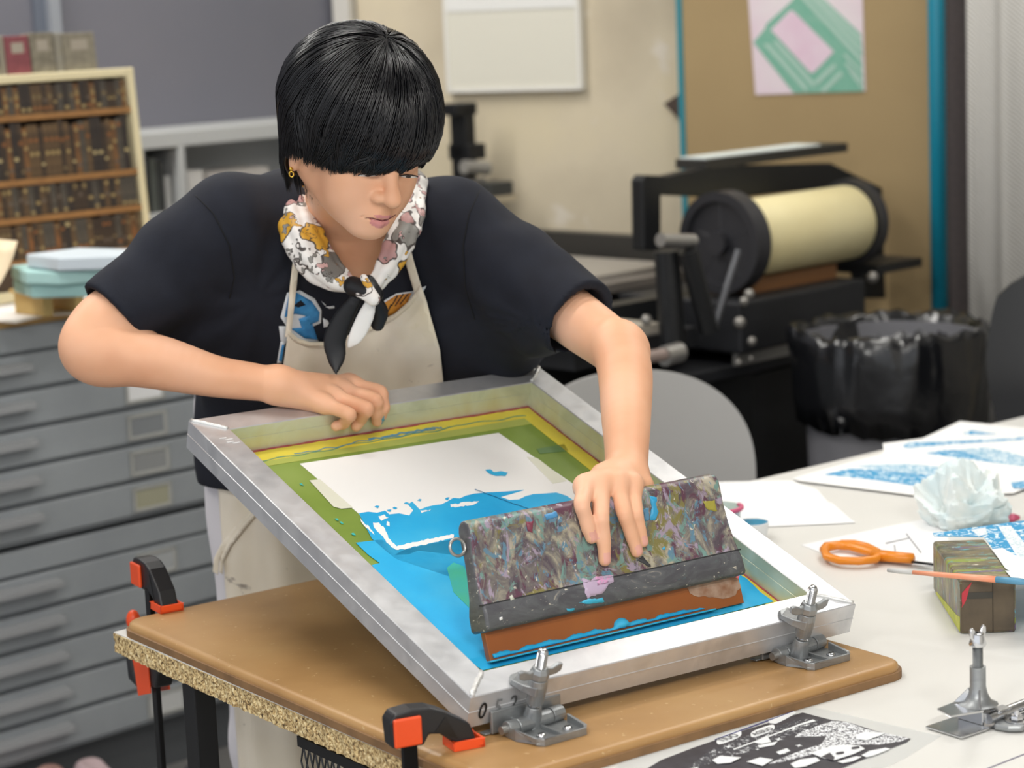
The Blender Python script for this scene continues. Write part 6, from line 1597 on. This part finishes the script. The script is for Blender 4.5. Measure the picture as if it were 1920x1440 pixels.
# sleeve and shoulder seams
for pts in ([(366, 366), (400, 400), (430, 460), (440, 520), (430, 560)], [(900, 356), (880, 400), (868, 460), (872, 540), (890, 600)]):
    up = [(x-1.2, y) for x, y in pts]; dn = [(x+1.2, y) for x, y in pts]; dr('seam', up+dn[::-1], mat('seam_thread', '0b0c10', .9), .0012, .001, 10)

# ---- apron
can = mat('canvas', 'e3d9c6', .9, spec=.2, bump=.3, bscale=1200)
nt = can.node_tree; b = nt.nodes['Principled BSDF']; tcn = nt.nodes.new('ShaderNodeTexCoord')
c1 = ramp(nt, tcn.outputs['Object'], 6, [(.35, 'e0d6c2'), (.55, 'e9e0cf'), (.75, 'ddd4b8')], detail=4)
f1 = ramp(nt, tcn.outputs['Object'], 22, [(.665, B4), (.72, W4)], detail=4, dist=.8)
c2 = mixc(nt, f1, c1, '6f6460')
mo = nt.nodes.new('ShaderNodeMapping'); mo.inputs['Location'].default_value = (4, 1, 7); nt.links.new(tcn.outputs['Object'], mo.inputs[0])
f2 = ramp(nt, mo.outputs[0], 9, [(.66, B4), (.78, W4)], detail=5); c3 = mixc(nt, f2, c2, 'b9ae6a'); nt.links.new(c3, b.inputs['Base Color'])
bib = [(528, 735), (530, 690), (536, 650), (540, 618), (548, 625), (559, 634), (581, 641), (611, 641), (645, 632), (676, 619), (709, 604), (740, 588), (764, 567), (778, 549), (789, 534), (800, 565), (807, 592), (825, 656), (831, 714), (833, 760), (700, 800), (560, 800)]
def wav(x, y): return .0016*math.sin(x*.045+y*.012)+.0012*math.sin(x*.09-y*.03)
drape('apron_bib', bib, 9, SB, .012, .0016, can, PR, taut=80, wav=wav)
dr('apron_strap', [(551, 472), (562, 478), (556, 540), (549, 600), (546, 632), (534, 632), (538, 600), (543, 540)], can, .012, .002, 6)
dr('apron_strap', [(752, 463), (766, 450), (776, 490), (789, 534), (797, 556), (780, 560), (766, 512)], can, .012, .002, 6)
hemm = mat('canvas_hem', 'd9cfba', .9, spec=.2)
for pts in ([(540, 620), (559, 635), (581, 642), (611, 642), (611, 648), (580, 649), (556, 642), (540, 628)], [(676, 620), (709, 605), (740, 589), (764, 568), (779, 550), (783, 556), (768, 575), (743, 596), (711, 612), (678, 627)]):
    drape('bib_hem', pts, 6, SB, .0145, .0016, hemm, PR, taut=30)
sm = mat('stain', '7b726c', .9)
for x, y in ((700, 640), (712, 652), (726, 660), (733, 672), (695, 700), (718, 712)): drape('stain', wob([(x-3, y-2), (x+3, y-4), (x+5, y+2), (x-1, y+4)], 3, .8, x), 4, SB, .0135, .0012, sm, PR)
# skirt: hanging cloth round the hips
HCn = np.array([-.272, 3.175, 0]); FWD = np.array([LAT[1], -LAT[0], 0])
def skirt(name, m, a0, a1, z1, z0, ra, rb, off, parent, seed=0, n=110, nz=34, fold=1.):
    r = np.random.default_rng(seed); ph = r.uniform(0, 6.28, 6); V = []
    for th in (0, .0022):
        for j in range(nz+1):
            q = j/nz; z = z1+(z0-z1)*q
            for i in range(n+1):
                a = math.radians(a0+(a1-a0)*i/n); f = fold*(.006+.012*q)*(math.sin(a*9+ph[0]+q*1.2)*.6+math.sin(a*17+ph[1]-q*2)*.35+math.sin(a*5+ph[2])*.5)
                R1, R2 = ra+off+.012*q+f-th, rb+off+.03*q+f-th
                p = HCn+LAT*math.sin(a)*R1+FWD*math.cos(a)*R2+ZZ*z; V.append(tuple(p))
    nn = (n+1)*(nz+1); F = [(j*(n+1)+i, j*(n+1)+i+1, (j+1)*(n+1)+i+1, (j+1)*(n+1)+i) for j in range(nz) for i in range(n)]; F += [tuple(k+nn for k in f[::-1]) for f in F]
    bd = [i for i in range(n+1)]+[(j)*(n+1)+n for j in range(1, nz+1)]+[nz*(n+1)+i for i in range(n-1, -1, -1)]+[j*(n+1) for j in range(nz-1, 0, -1)]
    F += [(bd[(i+1) % len(bd)], bd[i], bd[i]+nn, bd[(i+1) % len(bd)]+nn) for i in range(len(bd))]
    return MB().add(V, F).build(name, m, PR, smooth=True, world=True)
sk_ = skirt('apron_skirt', can, -70, 80, 1.02, .36, .188, .125, .012, PR, 3)
# trousers and shoes
T = Sdf()
T.cone(HCn+ZZ*.96-LAT*.07, HCn+ZZ*.96+LAT*.07, .115, .115, 0); 
for s in (-1, 1):
    T.cone(HCn+ZZ*.90+LAT*s*.085, HCn+ZZ*.48+LAT*s*.10, .098, .066, .03); T.cone(HCn+ZZ*.48+LAT*s*.10, HCn+ZZ*.07+LAT*s*.105-FWD*.02, .064, .055, .02)
T.add(lambda Q: .0018*np.sin(Q[..., 2]*38+Q[..., 0]*30)+.0014*np.sin(Q[..., 0]*60+Q[..., 1]*40), HCn+ZZ*.5, 2., 0, 'd')
T.mesh(.007, 'trousers', mat('pale_trousers', 'd3d0d4', .85, spec=.2), PR)
for s in (-1, 1):
    q = HCn+LAT*s*.105-FWD*.02; K = Sdf(); K.cone(q+ZZ*.045, q+FWD*.16+ZZ*.036, .042, .036, .02)
    K.mesh(.005, 'shoe', mat('white_trainer', 'cfcdcb', .6), PR, post=lambda Q, D: np.maximum(D, .001-Q[..., 2]))
# tie bunching at the side
bpy.context.view_layer.update()
KB = bvh_world([sk_])
for k, w_ in ((0, 5), (1, 3.5)):
    pts = [(404+k*10, 1075), (406+k*10, 1050), (420+k*9, 1022), (446+k*8, 990), (474+k*7, 958), (505+k*5, 925)]
    drape('apron_tie', [(x-w_, y-w_*.6) for x, y in pts]+[(x+w_, y+w_*.6) for x, y in pts[::-1]], 6, KB, .004+.002*k, .003, can, PR)

# ---- scarf
scm_ = mat('floral_scarf', 'e9e6e2', .45, spec=.4)
nt = scm_.node_tree; b = nt.nodes['Principled BSDF']; tcn = nt.nodes.new('ShaderNodeTexCoord')
def flowers(base, sc, loc, rad, cols, outline='4a423f'):
    mo = nt.nodes.new('ShaderNodeMapping'); mo.inputs['Location'].default_value = loc; nt.links.new(tcn.outputs['Object'], mo.inputs[0])
    no = nt.nodes.new('ShaderNodeTexNoise'); no.inputs['Scale'].default_value = sc*1.6; nt.links.new(mo.outputs[0], no.inputs['Vector'])
    mxv = nt.nodes.new('ShaderNodeMix'); mxv.data_type = 'VECTOR'; mxv.inputs[0].default_value = .03; nt.links.new(mo.outputs[0], mxv.inputs[4]); nt.links.new(no.outputs['Color'], mxv.inputs[5])
    v = nt.nodes.new('ShaderNodeTexVoronoi'); v.inputs['Scale'].default_value = sc; v.inputs['Randomness'].default_value = .9; nt.links.new(mxv.outputs[1], v.inputs['Vector'])
    cid = nt.nodes.new('ShaderNodeValToRGB'); cid.color_ramp.interpolation = 'CONSTANT'
    sep = nt.nodes.new('ShaderNodeSeparateColor'); nt.links.new(v.outputs['Color'], sep.inputs[0]); nt.links.new(sep.outputs[0], cid.inputs[0])
    el_ = cid.color_ramp.elements
    while len(el_) < len(cols): el_.new(.5)
    for i, (e, c_) in enumerate(zip(el_, cols)): e.position = i/len(cols); e.color = lin(c_)
    def step(lo, w=.02):
        r = nt.nodes.new('ShaderNodeValToRGB'); r.color_ramp.elements[0].position = lo; r.color_ramp.elements[0].color = W4; r.color_ramp.elements[1].position = lo+w; r.color_ramp.elements[1].color = B4
        nt.links.new(v.outputs['Distance'], r.inputs[0]); return r.outputs[0]
    gate = nt.nodes.new('ShaderNodeValToRGB'); gate.color_ramp.interpolation = 'CONSTANT'; gate.color_ramp.elements[0].color = W4; gate.color_ramp.elements[1].position = .72; gate.color_ramp.elements[1].color = B4; nt.links.new(sep.outputs[1], gate.inputs[0])
    def mul(a, q):
        m = nt.nodes.new('ShaderNodeMath'); m.operation = 'MULTIPLY'; nt.links.new(a, m.inputs[0]); nt.links.new(q, m.inputs[1]); return m.outputs[0]
    c_ = mixc(nt, mul(step(rad+.05), gate.outputs[0]), base, outline); return mixc(nt, mul(step(rad), gate.outputs[0]), c_, cid.outputs[0])
cc = flowers('ebe8e4', 26, (0, 0, 0), .44, ['c9a3a0', '8b8984', 'd3a13a', 'b98f8c', 'e9e4df', '77736e'])
cc = flowers(cc, 58, (3, 1, 2), .30, ['cfa9a6', 'cf9d3c', '8b8984', 'b98f8c'])
nt.links.new(cc, b.inputs['Base Color'])
K = Sdf()
def band(path, offs, r):
    P_ = [at(*p) for p in path]
    for dx, dd, rs_ in offs:
        Q = [p+RC[0]*dx*w_+RC[2]*dd for p, w_ in zip(P_, r)]
        K.chain(Q, [rs_*q for q in r], .003)
band([(545, 345, 2.93), (552, 400, 2.88), (572, 452, 2.85), (600, 500, 2.845), (635, 530, 2.845), (672, 543, 2.845)], [(-.018, .004, .0115), (-.004, -.004, .0125), (.010, .0, .0115), (.020, .008, .009)], [.7, .9, 1.0, 1.0, .8, .45])
band([(772, 345, 2.93), (768, 400, 2.89), (752, 452, 2.86), (730, 500, 2.85), (708, 530, 2.845), (690, 543, 2.845)], [(-.014, .0, .0105), (-.001, -.004, .0115), (.011, .004, .010)], [.8, .95, .9, .75, .6, .5])
for a, b_ in (((545, 345, 2.93), (600, 330, 3.03)), ((600, 330, 3.03), (700, 330, 3.06)), ((700, 330, 3.06), (772, 345, 2.93))): K.cone(at(*a), at(*b_), .02, .02, .01)
K.add(lambda Q: .0006*np.sin(Q @ np.array([160, 60, 210.]))+.0005*np.sin(Q @ np.array([-90, 150, 260.])), at(660, 450, 2.88), 1., 0, 'd')
K.mesh(.0024, 'scarf', scm_, PR)
K = Sdf(); blk = mat('black_satin', '121317', .45, spec=.4)
K.cone(at(662, 536, 2.828), at(690, 548, 2.820), .0125, .012, .004); K.cone(at(690, 530, 2.826), at(706, 552, 2.824), .010, .009, .004)
K.mesh(.002, 'knot', blk, PR)
K = Sdf(); K.cone(at(682, 520, 2.818), at(700, 560, 2.812), .0045, .0085, .004); K.cone(at(672, 552, 2.816), at(700, 562, 2.812), .004, .007, .004); K.mesh(.002, 'knot_loop', scm_, PR)
def tail(name, pts, m, w, flat=.22):
    K = Sdf()
    K.chain([at(*p) for p in pts], w, .003, flat=(RC[2], .34))
    return K.mesh(.002, name, m, PR)
tail('scarf_tail', [(668, 560, 2.835), (645, 595, 2.845), (628, 635, 2.852), (630, 668, 2.853), (630, 698, 2.848)], blk, [.008, .0125, .0145, .012, .0035])
tail('scarf_tail', [(696, 565, 2.822), (685, 595, 2.832), (668, 630, 2.840), (652, 652, 2.846)], mat('white_satin', 'e6e5e3', .4, spec=.4), [.007, .0105, .0095, .0025])
tail('scarf_tail', [(706, 560, 2.83), (712, 585, 2.842), (708, 608, 2.848)], blk, [.006, .011, .009])
